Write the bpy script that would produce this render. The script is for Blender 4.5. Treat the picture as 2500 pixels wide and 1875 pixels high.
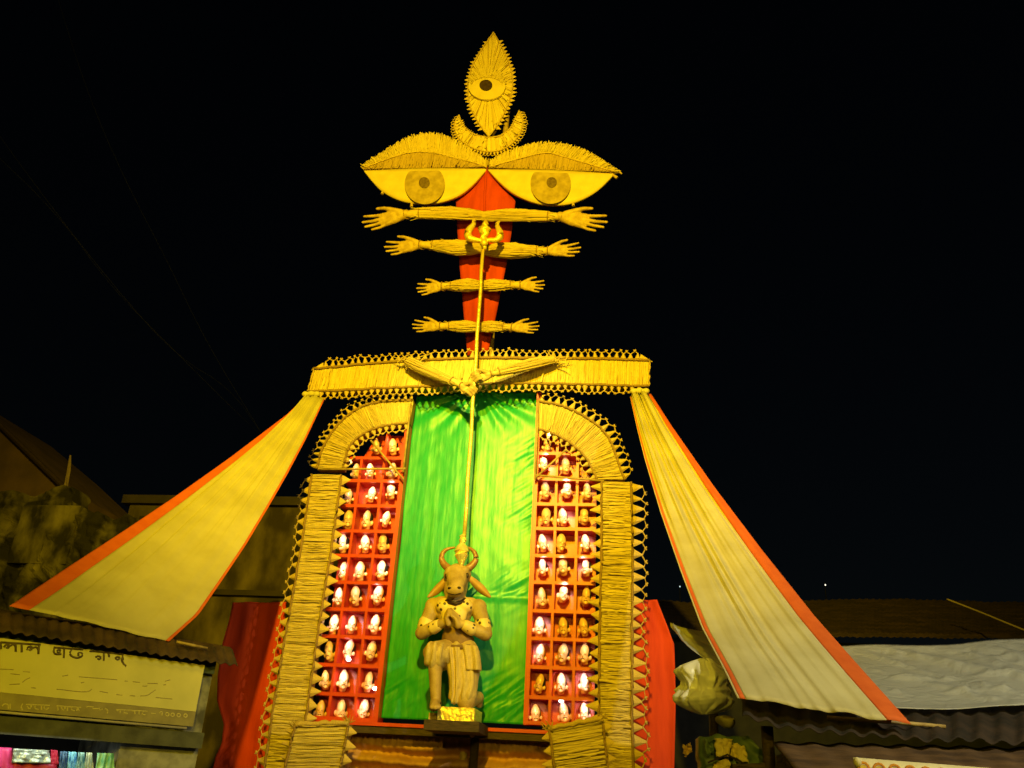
import bpy, bmesh, math, random
from mathutils import Vector, Matrix, noise

R = math.radians
rnd = random.Random(7)
for o in list(bpy.data.objects):
    bpy.data.objects.remove(o)
scene = bpy.context.scene
C = scene.collection

# ------------------------------------------------------------------ camera
FPX = 2120.0                                   # focal length in photo pixels (photo 2500 x 1875)
_up = Vector((251, 4518, -2120)).normalized()  # world up as the camera sees it (pitch 25 deg, slight roll)
_fw = Vector((0, 0, -1))
_hf = (_fw - _up * _fw.dot(_up)).normalized()
_rt = _hf.cross(_up)
PSI = R(8)                                     # the gate is turned 8 degrees to the camera
_X = _rt * math.cos(PSI) - _hf * math.sin(PSI)
_Y = _up.cross(_X)
M3 = Matrix((_X, _Y, _up))
CAM = Vector((2.43, -13.0, 1.6))
HF = Vector((-math.sin(PSI), math.cos(PSI), 0))
RT = Vector((math.cos(PSI), math.sin(PSI), 0))
cd = bpy.data.cameras.new('camera')
cam = bpy.data.objects.new('camera', cd)
C.objects.link(cam)
cd.sensor_width = 36
cd.lens = FPX / 2500 * 36
cd.clip_end = 500
mw = M3.to_4x4()
mw.translation = CAM
cam.matrix_world = mw
scene.camera = cam

# ------------------------------------------------------------------ night sky, moon, exposure
w = bpy.data.worlds.new('World')
scene.world = w
w.use_nodes = True
nt = w.node_tree
sky = nt.nodes.new('ShaderNodeTexSky')
sky.sky_type = 'NISHITA'
sky.sun_disc = False
sky.sun_elevation = R(12)
sky.sun_rotation = R(200)
nt.links.new(sky.outputs[0], nt.nodes['Background'].inputs[0])
nt.nodes['Background'].inputs[1].default_value = 0.0005
sd = bpy.data.lights.new('moon', 'SUN')
sd.energy = 0.015
sd.angle = R(3)
sd.color = (0.8, 0.85, 1)
moon = bpy.data.objects.new('moon', sd)
moon.rotation_euler = (R(50), 0, R(20))
C.objects.link(moon)
scene.view_settings.view_transform = 'Standard'
scene.view_settings.look = 'None'
scene.view_settings.exposure = 0
scene.view_settings.gamma = 1
scene.cycles.use_denoising = True
scene.cycles.max_bounces = 6
scene.cycles.sample_clamp_indirect = 4

def floodlight(name, loc, target, energy, col, cone, blend, size):
    d = bpy.data.lights.new(name, 'SPOT')
    d.energy = energy
    d.color = col
    d.spot_size = R(cone)
    d.spot_blend = blend
    d.shadow_soft_size = size
    o = bpy.data.objects.new(name, d)
    o.location = loc
    o.rotation_euler = (Vector(target) - Vector(loc)).to_track_quat('-Z', 'Y').to_euler()
    C.objects.link(o)
    return o
SODIUM = (1.0, 0.69, 0.006)
# the street floodlights that light the gate, on a mast behind the camera
floodlight('floodlight_mast_high', (1.6, -15.5, 10.2), (0.0, 0, 9.6), 18200, SODIUM, 74, 1.0, 0.16)
LOWC = (1.0, 0.74, 0.035)
floodlight('floodlight_low_left', (-1.2, -16.0, 4.9), (0.2, 0, 4.6), 850, LOWC, 84, 0.9, 0.14)
floodlight('floodlight_low_right', (4.6, -15.0, 4.4), (-0.6, 0, 4.0), 1050, LOWC, 84, 0.9, 0.14)
# a narrow spotlight on the satin above the bull
floodlight('spotlight_satin', (0.7, -13.2, 11.2), (0.2, 0, 6.2), 8200, (1.0, 0.86, 0.14), 21, 1.0, 0.12)
# unseen fill lamp, added to brighten the lettered shop and the drape foot
floodlight('fill_lamp_shop', (1.2, -12.2, 4.6), (-2.5, -4.9, 3.2), 700, (1.0, 0.78, 0.015), 46, 0.9, 0.1)
# the cool white street lamp over the shed side
floodlight('street_lamp_white', (8.0, -9.5, 6.6), (4.4, -4.1, 3.0), 1450, (1.0, 0.92, 0.55), 74, 0.8, 0.1)

# ------------------------------------------------------------------ measuring
def ray(px, py):
    return M3 @ Vector(((px - 1250) / FPX, (937.5 - py) / FPX, -1))
def at(px, py, Y=0.0):
    d = ray(px, py)
    return CAM + d * ((Y - CAM.y) / d.y)
def on_plane(px, py, p, n):
    d = ray(px, py)
    return CAM + d * ((p - CAM).dot(n) / d.dot(n))
def resample(pts, ss):
    L = [0.0]
    for a, b in zip(pts, pts[1:]):
        L.append(L[-1] + (b - a).length)
    T = L[-1] or 1
    out = []
    for s in ss:
        q = max(0, min(1, s)) * T
        k = 0
        while k < len(L) - 2 and L[k + 1] < q:
            k += 1
        f = (q - L[k]) / max(1e-9, L[k + 1] - L[k])
        out.append(pts[k].lerp(pts[k + 1], f))
    return out
def smooth(pts, it=2):
    for _ in range(it):
        n = [pts[0]]
        for a, b in zip(pts, pts[1:]):
            n += [a.lerp(b, .25), a.lerp(b, .75)]
        n.append(pts[-1])
        pts = n
    return pts
def poly(pxs, Y=0.0, sm=0):
    p = [at(x, y, Y) for x, y in pxs]
    return smooth(p, sm) if sm else p
def interp(xs, t):
    """1-D linear curve through equally spaced values."""
    k = max(0, min(len(xs) - 1.000001, t * (len(xs) - 1)))
    i = int(k)
    return xs[i] + (xs[i + 1] - xs[i]) * (k - i)

# ------------------------------------------------------------------ materials
MATS = {}
def mat(name, c1, c2=None, rough=0.7, scale=6, bump=0.0, bscale=40, metal=0, tint=False, spec=0.4, stretch=None,
        sheen=0, coat=0, translucent=0, emit=None, estr=0, detail=4, lo=0.35, hi=0.65):
    if name in MATS:
        return MATS[name]
    m = bpy.data.materials.new(name)
    m.use_nodes = True
    n = m.node_tree
    b = n.nodes['Principled BSDF']
    b.inputs['Roughness'].default_value = rough
    b.inputs['Metallic'].default_value = metal
    b.inputs['Specular IOR Level'].default_value = spec
    b.inputs['Sheen Weight'].default_value = sheen
    b.inputs['Coat Weight'].default_value = coat
    co = n.nodes.new('ShaderNodeTexCoord')
    mp = n.nodes.new('ShaderNodeMapping')
    n.links.new(co.outputs['Object'], mp.inputs[0])
    if stretch:
        mp.inputs['Scale'].default_value = stretch
    nz = n.nodes.new('ShaderNodeTexNoise')
    nz.inputs['Scale'].default_value = scale
    nz.inputs['Detail'].default_value = detail
    n.links.new(mp.outputs[0], nz.inputs[0])
    rp = n.nodes.new('ShaderNodeValToRGB')
    rp.color_ramp.elements[0].position = lo
    rp.color_ramp.elements[1].position = hi
    rp.color_ramp.elements[0].color = (*c1, 1)
    rp.color_ramp.elements[1].color = (*(c2 or c1), 1)
    if tint:
        at_ = n.nodes.new('ShaderNodeAttribute')
        at_.attribute_name = 'tint'
        mx = n.nodes.new('ShaderNodeMath')
        mx.operation = 'MULTIPLY_ADD'
        mx.inputs[1].default_value = 0.35
        n.links.new(nz.outputs[0], mx.inputs[0])
        ad = n.nodes.new('ShaderNodeMath')
        ad.operation = 'MULTIPLY'
        ad.inputs[1].default_value = 0.65
        n.links.new(at_.outputs['Fac'], ad.inputs[0])
        n.links.new(ad.outputs[0], mx.inputs[2])
        n.links.new(mx.outputs[0], rp.inputs[0])
        rp.color_ramp.elements[0].position = 0.1
        rp.color_ramp.elements[1].position = 0.8
    else:
        n.links.new(nz.outputs[0], rp.inputs[0])
    n.links.new(rp.outputs[0], b.inputs['Base Color'])
    if bump:
        n2 = n.nodes.new('ShaderNodeTexNoise')
        n2.inputs['Scale'].default_value = bscale
        n2.inputs['Detail'].default_value = 5
        n.links.new(mp.outputs[0], n2.inputs[0])
        bp = n.nodes.new('ShaderNodeBump')
        bp.inputs['Strength'].default_value = bump
        bp.inputs['Distance'].default_value = 0.02
        n.links.new(n2.outputs[0], bp.inputs['Height'])
        n.links.new(bp.outputs[0], b.inputs['Normal'])
    if emit:
        b.inputs['Emission Color'].default_value = (*emit, 1)
        b.inputs['Emission Strength'].default_value = estr
    if translucent:
        tr = n.nodes.new('ShaderNodeBsdfTranslucent')
        n.links.new(rp.outputs[0], tr.inputs[0])
        ms = n.nodes.new('ShaderNodeMixShader')
        ms.inputs[0].default_value = translucent
        n.links.new(b.outputs[0], ms.inputs[1])
        n.links.new(tr.outputs[0], ms.inputs[2])
        n.links.new(ms.outputs[0], n.nodes['Material Output'].inputs[0])
    MATS[name] = m
    return m

STRAW = mat('straw', (0.4, 0.275, 0.08), (0.7, 0.55, 0.2), 0.65, 9, 0.3, 60, tint=True)
STRAWD = mat('straw_dark', (0.3, 0.19, 0.06), (0.52, 0.36, 0.125), 0.7, 9, 0.3, 60, tint=True)
LEAF = mat('folded_leaf', (0.5, 0.35, 0.11), (0.66, 0.48, 0.18), 0.6, 14, 0.25, 90)
ROPE = mat('jute_rope', (0.22, 0.13, 0.045), (0.36, 0.23, 0.08), 0.85, 60, 0.4, 150)
CORD = mat('pale_cord', (0.42, 0.29, 0.1), (0.56, 0.4, 0.15), 0.8, 50)
BACKM = mat('brown_backing', (0.24, 0.14, 0.045), (0.34, 0.21, 0.07), 0.9, 12)
PAPER = mat('cream_paper', (0.58, 0.45, 0.16), (0.66, 0.52, 0.2), 0.6, 5, 0.1, 30)
IRIS = mat('iris_jute', (0.3, 0.21, 0.07), (0.44, 0.32, 0.12), 0.7, 9, 0.2, 40)
PUPIL = mat('pupil_brown', (0.1, 0.06, 0.03), (0.17, 0.11, 0.05), 0.5, 20)
PUPILD = mat('pupil_dark', (0.035, 0.02, 0.012), (0.06, 0.035, 0.02), 0.4, 20)
REDC = mat('red_cloth', (0.4, 0.028, 0.007), (0.52, 0.042, 0.009), 0.75, 3, 0.25, 160, stretch=(3, 3, .6))
REDP = mat('red_paint', (0.5, 0.033, 0.012), (0.6, 0.046, 0.016), 0.4, 5, 0.1, 50, spec=0.5)
CLAY = mat('painted_clay', (0.34, 0.225, 0.075), (0.54, 0.385, 0.14), 0.5, 6, 0.3, 45, detail=8)
GOLD = mat('gold_foil', (0.85, 0.62, 0.12), (0.95, 0.75, 0.2), 0.3, 14, 0.55, 26, metal=0.45, spec=0.8)
WOODD = mat('dark_wood', (0.035, 0.022, 0.012), (0.075, 0.045, 0.025), 0.7, 10, 0.3, 30, stretch=(1, 6, 6))
BAMBOO = mat('bamboo', (0.3, 0.2, 0.07), (0.46, 0.33, 0.12), 0.5, 14, 0.15, 40)

# ------------------------------------------------------------------ building blocks
def tag(o, label=None, cat=None, group=None, kind=None):
    if label: o['label'] = label
    if cat: o['category'] = cat
    if group: o['group'] = group
    if kind: o['kind'] = kind
    return o
def thing(name, loc, label, cat, group=None):
    o = bpy.data.objects.new(name, None)
    o.location = loc
    o.empty_display_size = 0.2
    C.objects.link(o)
    return tag(o, label, cat, group)
def wloc(o):
    v = Vector((0, 0, 0))
    while o is not None:
        v = v + o.location
        o = o.parent
    return v
def link(name, me, m, parent=None, loc=None):
    o = bpy.data.objects.new(name, me)
    if m and not me.materials:
        me.materials.append(m)
    if parent:
        o.parent = parent
    if loc is not None:
        o.location = loc
    C.objects.link(o)
    return o
def obj(name, vf, m, parent=None, sm=False, tint=None, origin=None):
    """vf = (verts in world space, faces). Children are stored relative to their parent."""
    v, f = vf
    base = wloc(parent) if parent else (Vector(origin) if origin else Vector((0, 0, 0)))
    me = bpy.data.meshes.new(name)
    me.from_pydata([tuple(Vector(p) - base) for p in v], [], f)
    if tint:
        a = me.attributes.new('tint', 'FLOAT', 'FACE')
        a.data.foreach_set('value', tint)
    if sm:
        me.polygons.foreach_set('use_smooth', [True] * len(me.polygons))
    me.update()
    o = link(name, me, m, parent, None if parent else base)
    return o
def join(*parts):
    V, F = [], []
    for v, f in parts:
        k = len(V)
        V += list(v)
        F += [tuple(i + k for i in q) for q in f]
    return V, F
def box(x0, x1, y0, y1, z0, z1):
    v = [Vector((x, y, z)) for z in (z0, z1) for y in (y0, y1) for x in (x0, x1)]
    return v, [(0, 2, 3, 1), (4, 5, 7, 6), (0, 1, 5, 4), (2, 6, 7, 3), (0, 4, 6, 2), (1, 3, 7, 5)]
def obox(o, ax, ay, az, d):
    """box from a corner point o and three edge vectors, with the far end"""
    v = []
    for k in (0, 1):
        for j in (0, 1):
            for i in (0, 1):
                v.append(o + ax * i + ay * j + az * k)
    return v, [(0, 2, 3, 1), (4, 5, 7, 6), (0, 1, 5, 4), (2, 6, 7, 3), (0, 4, 6, 2), (1, 3, 7, 5)]
def plate(pts, thick, bulge=0.0, back=Vector((0, 1, 0))):
    """a closed slab: outline pts (front), pushed back by thick; optional raised centre"""
    n = len(pts)
    c = sum(pts, Vector()) / n
    V = list(pts) + [p + back * thick for p in pts] + [c - back * bulge, c + back * thick]
    F = []
    for i in range(n):
        j = (i + 1) % n
        F += [(i, j, 2 * n), (n + j, n + i, 2 * n + 1), (j, i, n + i, n + j)]
    return V, F
def ribbon(A, B, thick, n=40):
    a, b = resample(A, [i / n for i in range(n + 1)]), resample(B, [i / n for i in range(n + 1)])
    return sheet(lambda s, v: a[round(s * n)].lerp(b[round(s * n)], v), n, 1, thick)
def tube(pts, r, sides=6, cap=True):
    rs = r if isinstance(r, (list, tuple)) else [r] * len(pts)
    V, F = [], []
    up = Vector((0, 0, 1))
    for i, p in enumerate(pts):
        t = (pts[min(i + 1, len(pts) - 1)] - pts[max(i - 1, 0)])
        t = t.normalized() if t.length > 1e-9 else Vector((0, 0, 1))
        a = t.cross(up)
        if a.length < 0.05:
            a = t.cross(Vector((0, 1, 0)))
        a.normalize()
        b = t.cross(a)
        for k in range(sides):
            q = 2 * math.pi * k / sides
            V.append(p + (a * math.cos(q) + b * math.sin(q)) * rs[i])
    for i in range(len(pts) - 1):
        for k in range(sides):
            l = (k + 1) % sides
            F.append((i * sides + k, i * sides + l, (i + 1) * sides + l, (i + 1) * sides + k))
    if cap:
        F.append(tuple(range(sides - 1, -1, -1)))
        F.append(tuple(range((len(pts) - 1) * sides, len(pts) * sides)))
    return V, F
def grid(fn, nu, nv):
    V = [fn(i / nu, j / nv) for j in range(nv + 1) for i in range(nu + 1)]
    F = [(j * (nu + 1) + i, j * (nu + 1) + i + 1, (j + 1) * (nu + 1) + i + 1, (j + 1) * (nu + 1) + i)
         for j in range(nv) for i in range(nu)]
    return V, F
def sheet(fn, nu, nv, th, back=Vector((0, 1, 0))):
    """a grid surface with real thickness"""
    v, f = grid(fn, nu, nv)
    n = len(v)
    V = v + [p + back * th for p in v]
    F = f + [tuple(n + i for i in reversed(q)) for q in f]
    row = nu + 1
    for i in range(nu):
        a, b = i, i + 1
        F.append((b, a, n + a, n + b))
        a, b = nv * row + i, nv * row + i + 1
        F.append((a, b, n + b, n + a))
    for j in range(nv):
        a, b = j * row, (j + 1) * row
        F.append((a, b, n + b, n + a))
        a, b = j * row + nu, (j + 1) * row + nu
        F.append((b, a, n + a, n + b))
    return V, F
def capsule(p0, p1, r0, r1, n=14, k=5):
    p0, p1 = Vector(p0), Vector(p1)
    t = (p1 - p0)
    L = t.length
    t = t / L if L > 1e-6 else Vector((0, 0, 1))
    pts, rs = [], []
    for i in range(k + 1):
        a = math.pi / 2 * (1 - i / k)
        pts.append(p0 - t * r0 * math.sin(a)); rs.append(max(1e-4, r0 * math.cos(a)))
    for i in range(k + 1):
        a = math.pi / 2 * (i / k)
        pts.append(p1 + t * r1 * math.sin(a)); rs.append(max(1e-4, r1 * math.cos(a)))
    # keep a constant frame
    a = t.cross(Vector((0.31, 0.22, 0.92))).normalized()
    b = t.cross(a)
    V, F = [], []
    for p, r in zip(pts, rs):
        for q in range(n):
            g = 2 * math.pi * q / n
            V.append(p + (a * math.cos(g) + b * math.sin(g)) * r)
    for i in range(len(pts) - 1):
        for q in range(n):
            l = (q + 1) % n
            F.append((i * n + q, i * n + l, (i + 1) * n + l, (i + 1) * n + q))
    F.append(tuple(range(n - 1, -1, -1)))
    F.append(tuple(range((len(pts) - 1) * n, len(pts) * n)))
    return V, F
def ellipsoid(c, r, rot=None, nu=18, nv=12):
    V, F = [], []
    c = Vector(c)
    rm = rot or Matrix.Identity(3)
    for j in range(nv + 1):
        th = math.pi * j / nv
        th = min(max(th, 0.02), math.pi - 0.02)
        for i in range(nu):
            ph = 2 * math.pi * i / nu
            V.append(c + rm @ Vector((r[0] * math.sin(th) * math.cos(ph), r[1] * math.sin(th) * math.sin(ph), r[2] * math.cos(th))))
    for j in range(nv):
        for i in range(nu):
            l = (i + 1) % nu
            F.append((j * nu + i, (j + 1) * nu + i, (j + 1) * nu + l, j * nu + l))
    F.append(tuple(range(nu)))
    F.append(tuple(range((nv + 1) * nu - 1, nv * nu - 1, -1)))
    return V, F
def blob(prims, voxel, it=6, base=Vector((0, 0, 0))):
    """fuse solids into one continuous skin; returns a mesh (relative to base)"""
    v, f = join(*prims)
    me = bpy.data.meshes.new('fused')
    me.from_pydata([tuple(Vector(p) - base) for p in v], [], f)
    o = bpy.data.objects.new('fused', me)
    C.objects.link(o)
    bm = bmesh.new()
    bm.from_mesh(me)
    bmesh.ops.recalc_face_normals(bm, faces=bm.faces)
    bm.to_mesh(me)
    bm.free()
    a = o.modifiers.new('r', 'REMESH')
    a.mode = 'VOXEL'
    a.voxel_size = voxel
    b = o.modifiers.new('s', 'SMOOTH')
    b.factor = 0.5
    b.iterations = it
    dg = bpy.context.evaluated_depsgraph_get()
    dg.update()
    out = bpy.data.meshes.new_from_object(o.evaluated_get(dg))
    bpy.data.objects.remove(o)
    bpy.data.meshes.remove(me)
    out.polygons.foreach_set('use_smooth', [True] * len(out.polygons))
    return out

FRONT = Vector((0, -1, 0))
def straw(name, A, B, n, parent, m=STRAW, depth=0.018, rag=0.0, m_seg=4, over=0.0, seed=1, out=FRONT, skew=0.6):
    """a thatch of single stalks laid from curve A to curve B"""
    r = random.Random(seed)
    V, F, T = [], [], []
    cuts = [0.0]
    while cuts[-1] < 1:
        cuts.append(cuts[-1] + r.choice((0.4, 0.6, 0.8, 1, 1.3, 2.0)) / n)
    layers = [(0.0, 1.0), (0.5, 0.55)]
    for li, (shift, dens) in enumerate(layers):
        for c0, c1 in zip(cuts, cuts[1:]):
            if r.random() > dens:
                continue
            wd = (c1 - c0)
            s0 = c0 + shift * wd + r.uniform(-.1, .1) * wd
            s1 = s0 + wd * r.uniform(.95, 1.6)
            k = r.uniform(-skew, skew) / n * (3.5 if r.random() < .1 else 1)
            a0, a1 = resample(A, (s0, s1))
            b0, b1 = resample(B, (s0 + k, s1 + k))
            t0 = -over * r.random()
            t1 = 1 + over * r.random() - rag * r.random() ** 1.5
            if li:
                t0, t1 = t0 + r.random() * .3, t1 - r.random() * .3
            dz = r.uniform(0, depth) + li * depth * .8
            h = r.uniform(.09, .28) * (a1 - a0).length
            tint = min(1, max(0, r.gauss(.62, .19)))
            stray = r.random() < .035
            base = len(V)
            for q in range(m_seg + 1):
                t = t0 + (t1 - t0) * q / m_seg
                p0, p1 = a0.lerp(b0, t), a1.lerp(b1, t)
                if t > 1: p0, p1 = b0 + (b0 - a0) * (t - 1), b1 + (b1 - a1) * (t - 1)
                sway = (p1 - p0) * r.uniform(-.5, .5)
                lift = out * (dz + r.uniform(0, depth * .4) + (stray * q / m_seg * (a1 - a0).length * 2.5))
                V += [p0 + sway + lift, (p0 + p1) / 2 + sway + lift + out * h, p1 + sway + lift]
            for q in range(m_seg):
                i = base + q * 3
                F += [(i, i + 1, i + 4, i + 3), (i + 1, i + 2, i + 5, i + 4)]
                T += [tint, tint]
    o = obj(name, (V, F), m, parent, tint=T)
    o['kind'] = 'stuff'
    return o

# one folded leaf tooth: a cone of leaf, base 1 wide, 1 long, slightly hollow
def _tooth_mesh():
    V = [(-.5, 0, 0), (-.2, -.6, 0), (.2, -.6, 0), (.5, 0, 0), (-.47, -.02, .14), (.47, -.02, .14), (-.17, -.62, .25), (.17, -.62, .25),
         (-.05, -.2, 1), (.05, -.2, 1), (0, .12, .95), (-.44, .2, 0), (.44, .2, 0)]
    F = [(0, 1, 6, 4), (1, 2, 7, 6), (2, 3, 5, 7), (4, 6, 8), (6, 7, 9, 8), (7, 5, 9), (11, 0, 4), (3, 12, 5), (11, 4, 8, 10), (12, 10, 9, 5), (8, 9, 10), (11, 10, 12), (0, 11, 12, 3), (0, 3, 2, 1)]
    me = bpy.data.meshes.new('tooth')
    me.from_pydata(V, [], F)
    me.materials.append(LEAF)
    return me
TOOTH = _tooth_mesh()
def teeth(curve, n, length, parent, side=1, name='leaf_tooth', seed=3, depth=.05, gap=.06, outward=None):
    """folded leaf teeth in a row along a curve; returns their tips"""
    r = random.Random(seed)
    P = resample(curve, [i / n for i in range(n + 1)])
    base = wloc(parent)
    tips = []
    for a, b in zip(P, P[1:]):
        u = b - a
        wd = u.length
        u = u / wd
        v = Vector((0, 1, 0)).cross(u) * side
        v = (v + u * r.uniform(-.22, .22)).normalized()
        if outward: v = (v + outward).normalized()
        L = length * r.uniform(.74, 1.18)
        yy = Vector((0, depth * r.uniform(.8, 1.3), 0))
        uu = u * wd * (1 - gap) * r.uniform(.8, 1.06)
        c = (a + b) / 2
        m = Matrix.Identity(4)
        tw = Vector((0, 1, 0)) + u * r.uniform(-.2, .2)
        for i in range(3):
            m[i][0] = uu[i]
            m[i][1] = tw[i] * yy.y
            m[i][2] = (v * L)[i]
            m[i][3] = c[i] - base[i]
        o = bpy.data.objects.new(name, TOOTH)
        C.objects.link(o)
        o.parent = parent
        o.matrix_local = m
        tips.append(c + v * L)
    return tips
def lattice(tips, parent, r, rise, side=1, knots=True, seed=5):
    """cord strung between the tips with a small crossed knot over every gap"""
    g = random.Random(seed)
    parts = []
    for a, b in zip(tips, tips[1:]):
        u = (b - a)
        L = u.length
        v = Vector((0, 1, 0)).cross(u.normalized()) * side
        mid = (a + b) / 2 + v * rise * g.uniform(.7, 1.2) + u * g.uniform(-.08, .08)
        parts.append(tube([a - v * .01, mid, b - v * .01], r, 5))
        if knots:
            k = rise * g.uniform(.55, .9)
            e = u.normalized() * L * .14
            f = Vector((0, -r, 0))
            parts.append(tube([mid + f - v * k * .2, mid + f + v * k * .8 - e], [r, r * 1.3], 5))
            parts.append(tube([mid + f - v * k * .2, mid + f + v * k * .8 + e], [r, r * 1.3], 5))
            parts.append(ellipsoid(mid + f, (r * 2.2, r * 2, r * 2.2), nu=6, nv=4))
    return obj('edge_cord', join(*parts), CORD, parent)
def rope(name, pts, r, parent, m=ROPE, n=60, seed=1):
    g = random.Random(seed)
    p = resample(pts, [i / n for i in range(n + 1)])
    p = [q + Vector((g.uniform(-1, 1), 0, g.uniform(-1, 1))) * r * .35 for q in p]
    return obj(name, tube(p, [r * g.uniform(.85, 1.15) for _ in p], 6), m, parent, sm=True)

# ------------------------------------------------------------------ ground and street
GND = mat('street_ground', (0.05, 0.042, 0.035), (0.09, 0.075, 0.06), 0.9, 1.5, 0.4, 14)
o = obj('ground', box(-120, 120, -60, 160, -0.3, 0), GND)
tag(o, 'dusty dark street ground', kind='structure')
ASPH = mat('asphalt', (0.035, 0.034, 0.033), (0.065, 0.062, 0.06), 0.85, 4, 0.4, 60)
o = obj('road', box(-1.1, 3.2, -40, 40, -0.1, 0.004), ASPH)
tag(o, 'narrow asphalt road running under the gate', kind='structure')

# ================================================================== THE GATE
# ------------------------------------------------------------------ mast that carries the emblems
mb = at(1193, 900, 0.22)
t = thing('bamboo_mast', (mb.x, 0.22, 0), 'tall bamboo mast behind the red nose board carrying the eyes', 'mast')
obj('pole', tube([Vector((mb.x + .02 * math.sin(i), .22, i * 1.0)) for i in range(16)] + [Vector((mb.x + .02, .22, 15.1))], .055, 8), BAMBOO, t, sm=True)
obj('crossbar', tube([at(900, 415, .2), at(1490, 418, .2)], .04, 8), BAMBOO, t, sm=True)

# ------------------------------------------------------------------ straw beam
YB = -0.38
top_px = [(768, 902), (879, 891), (969, 884), (1067, 879), (1159, 875.5), (1219, 875), (1387, 877), (1478, 877), (1586, 882)]
bot_px = [(753, 957), (852, 954), (933, 948.5), (1028, 946), (1075, 943.5), (1209, 937.5), (1318, 937.5), (1447, 941), (1584, 944)]
top, bot = poly(top_px, YB), poly(bot_px, YB)
t = thing('straw_beam', (0, YB, bot[4].z), 'long straw thatched beam edged with leaf teeth across the top of the gate', 'beam')
obj('backing', ribbon(top, bot, .26), BACKM, t)
straw('straw', top, bot, 560, t, depth=.005, seed=11, skew=.5)
off = Vector((0, -.03, 0))
rope('edge_rope', [p + off for p in top], .022, t, seed=1)
rope('edge_rope', [p + off for p in bot], .022, t, seed=2)
rope('edge_rope', [top[0] + off, bot[0] + off], .02, t, m=CORD, n=10)
rope('edge_rope', [top[-1] + off, bot[-1] + off], .02, t, m=CORD, n=10)
tops = resample(top, [.025 + .95 * i / 60 for i in range(61)])
tips = teeth(tops, 47, .125, t, -1, seed=21, depth=.04)
lattice(tips, t, .009, .035, -1)
tips = teeth(resample(bot, [.012 + .97 * i / 60 for i in range(61)]), 51, .105, t, 1, seed=22, depth=.04)
lattice(tips, t, .009, .03, 1)
for sgn, k in ((-1, 0), (1, -1)):   # folded corner leaves
    a = top[k]
    obj('corner_leaf', plate([a + Vector((sgn * .05, -.02, -.02)), a + Vector((-sgn * .14, -.02, .12)), a + Vector((-sgn * .16, -.03, .02))], .03), LEAF, t)

# ------------------------------------------------------------------ straw columns, arches, brackets
def band(name, label, cat, A, B, n, base, depth, sideA, sideB, nA, nB, lA, lB, seed, latA=True, latB=False, inset=0.0, backd=.16, group=None, gap=.04):
    t = thing(name, base, label, cat, group)
    obj('backing', ribbon(A, B, backd), BACKM, t)
    straw('straw', A, B, n, t, depth=depth, seed=seed, skew=1.2)
    off = Vector((0, -depth - .02, 0))
    rope('edge_rope', [p + off for p in A], .02, t, n=90, seed=seed)
    rope('edge_rope', [p + off for p in B], .02, t, n=90, seed=seed + 1)
    if nA:
        tp = teeth(A, nA, lA, t, sideA, seed=seed + 2, gap=gap)
        if latA: lattice(tp, t, .009, lA * .22, sideA)
    if nB:
        tp = teeth(B, nB, lB, t, sideB, seed=seed + 3, gap=gap)
        if latB: lattice(tp, t, .009, lB * .22, sideB)
    return t
def down(a, z=0.0):
    return Vector((a.x, a.y, z))
YC = -0.25
a0, a1 = at(764, 1159, YC), at(648, 1866, YC)
b0, b1 = at(836, 1160, YC), at(755, 1705, YC)
colA = [a0] + [Vector((a0.x + (a1.x - a0.x) * q + .015 * math.sin(q * 9), YC, a0.z * (1 - q))) for q in (.2, .4, .6, .8, 1)]
colB = [b0] + [Vector((b0.x + (b1.x - b0.x) * q + .015 * math.sin(q * 8 + 1), YC, b0.z * (1 - q))) for q in (.2, .4, .6, .8, 1)]
t = band('straw_column', 'tall straw column with leaf teeth beside the yellow drape that falls to the lettered shop', 'column', colA, colB, 620,
         (a0.x, YC, 0), .026, 1, -1, 35, 34, .125, .15, 31, group='straw columns of the gate')
a0, a1 = at(1541, 1178, YC), at(1546, 1867, YC)
b0, b1 = at(1469, 1176, YC), at(1463, 1762, YC)
colA = [a0] + [Vector((a0.x + (a1.x - a0.x) * q + .015 * math.sin(q * 9), YC, a0.z * (1 - q))) for q in (.2, .4, .6, .8, 1)]
colB = [b0] + [Vector((b0.x + (b1.x - b0.x) * q + .015 * math.sin(q * 8 + 1), YC, b0.z * (1 - q))) for q in (.2, .4, .6, .8, 1)]
t = band('straw_column', 'tall straw column with leaf teeth on the side of the crumpled cream bundle', 'column', colA, colB, 620,
         (a0.x, YC, 0), .026, -1, 1, 35, 34, .17, .17, 41, group='straw columns of the gate')

YA = -0.2
LA = poly([(775, 1146), (784, 1108), (798, 1077), (818, 1048), (844, 1020), (879, 996), (910, 986), (938, 981), (1010, 979)], YA, 2)
LB = poly([(838, 1146), (849, 1103), (860, 1084), (874, 1070), (907, 1050), (949, 1039), (1001, 1034)], YA, 2)
aL = band('straw_arch', 'curved straw arch quarter above the cabinet next to the lettered shop side', 'arch', LA, LB, 300, (LA[0].x, YA, LA[0].z), .02,
          -1, 1, 21, 13, .13, .1, 51, latB=True, group='straw arch quarters')
RA = poly([(1313, 981), (1380, 992), (1434, 1022), (1463, 1042), (1482, 1063), (1495, 1089), (1508, 1122), (1517, 1155), (1526, 1172)], YA, 2)
RB = poly([(1315, 1049), (1354, 1060), (1391, 1081), (1424, 1109), (1441, 1137), (1452, 1161), (1458, 1172)], YA, 2)
aR = band('straw_arch', 'curved straw arch quarter on the side of the cream drape over silvery tarpaulin', 'arch', RA, RB, 300, (RA[-1].x, YA, RA[-1].z), .02,
          -1, 1, 17, 11, .15, .11, 61, latB=True, group='straw arch quarters')
YS = -0.28
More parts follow.
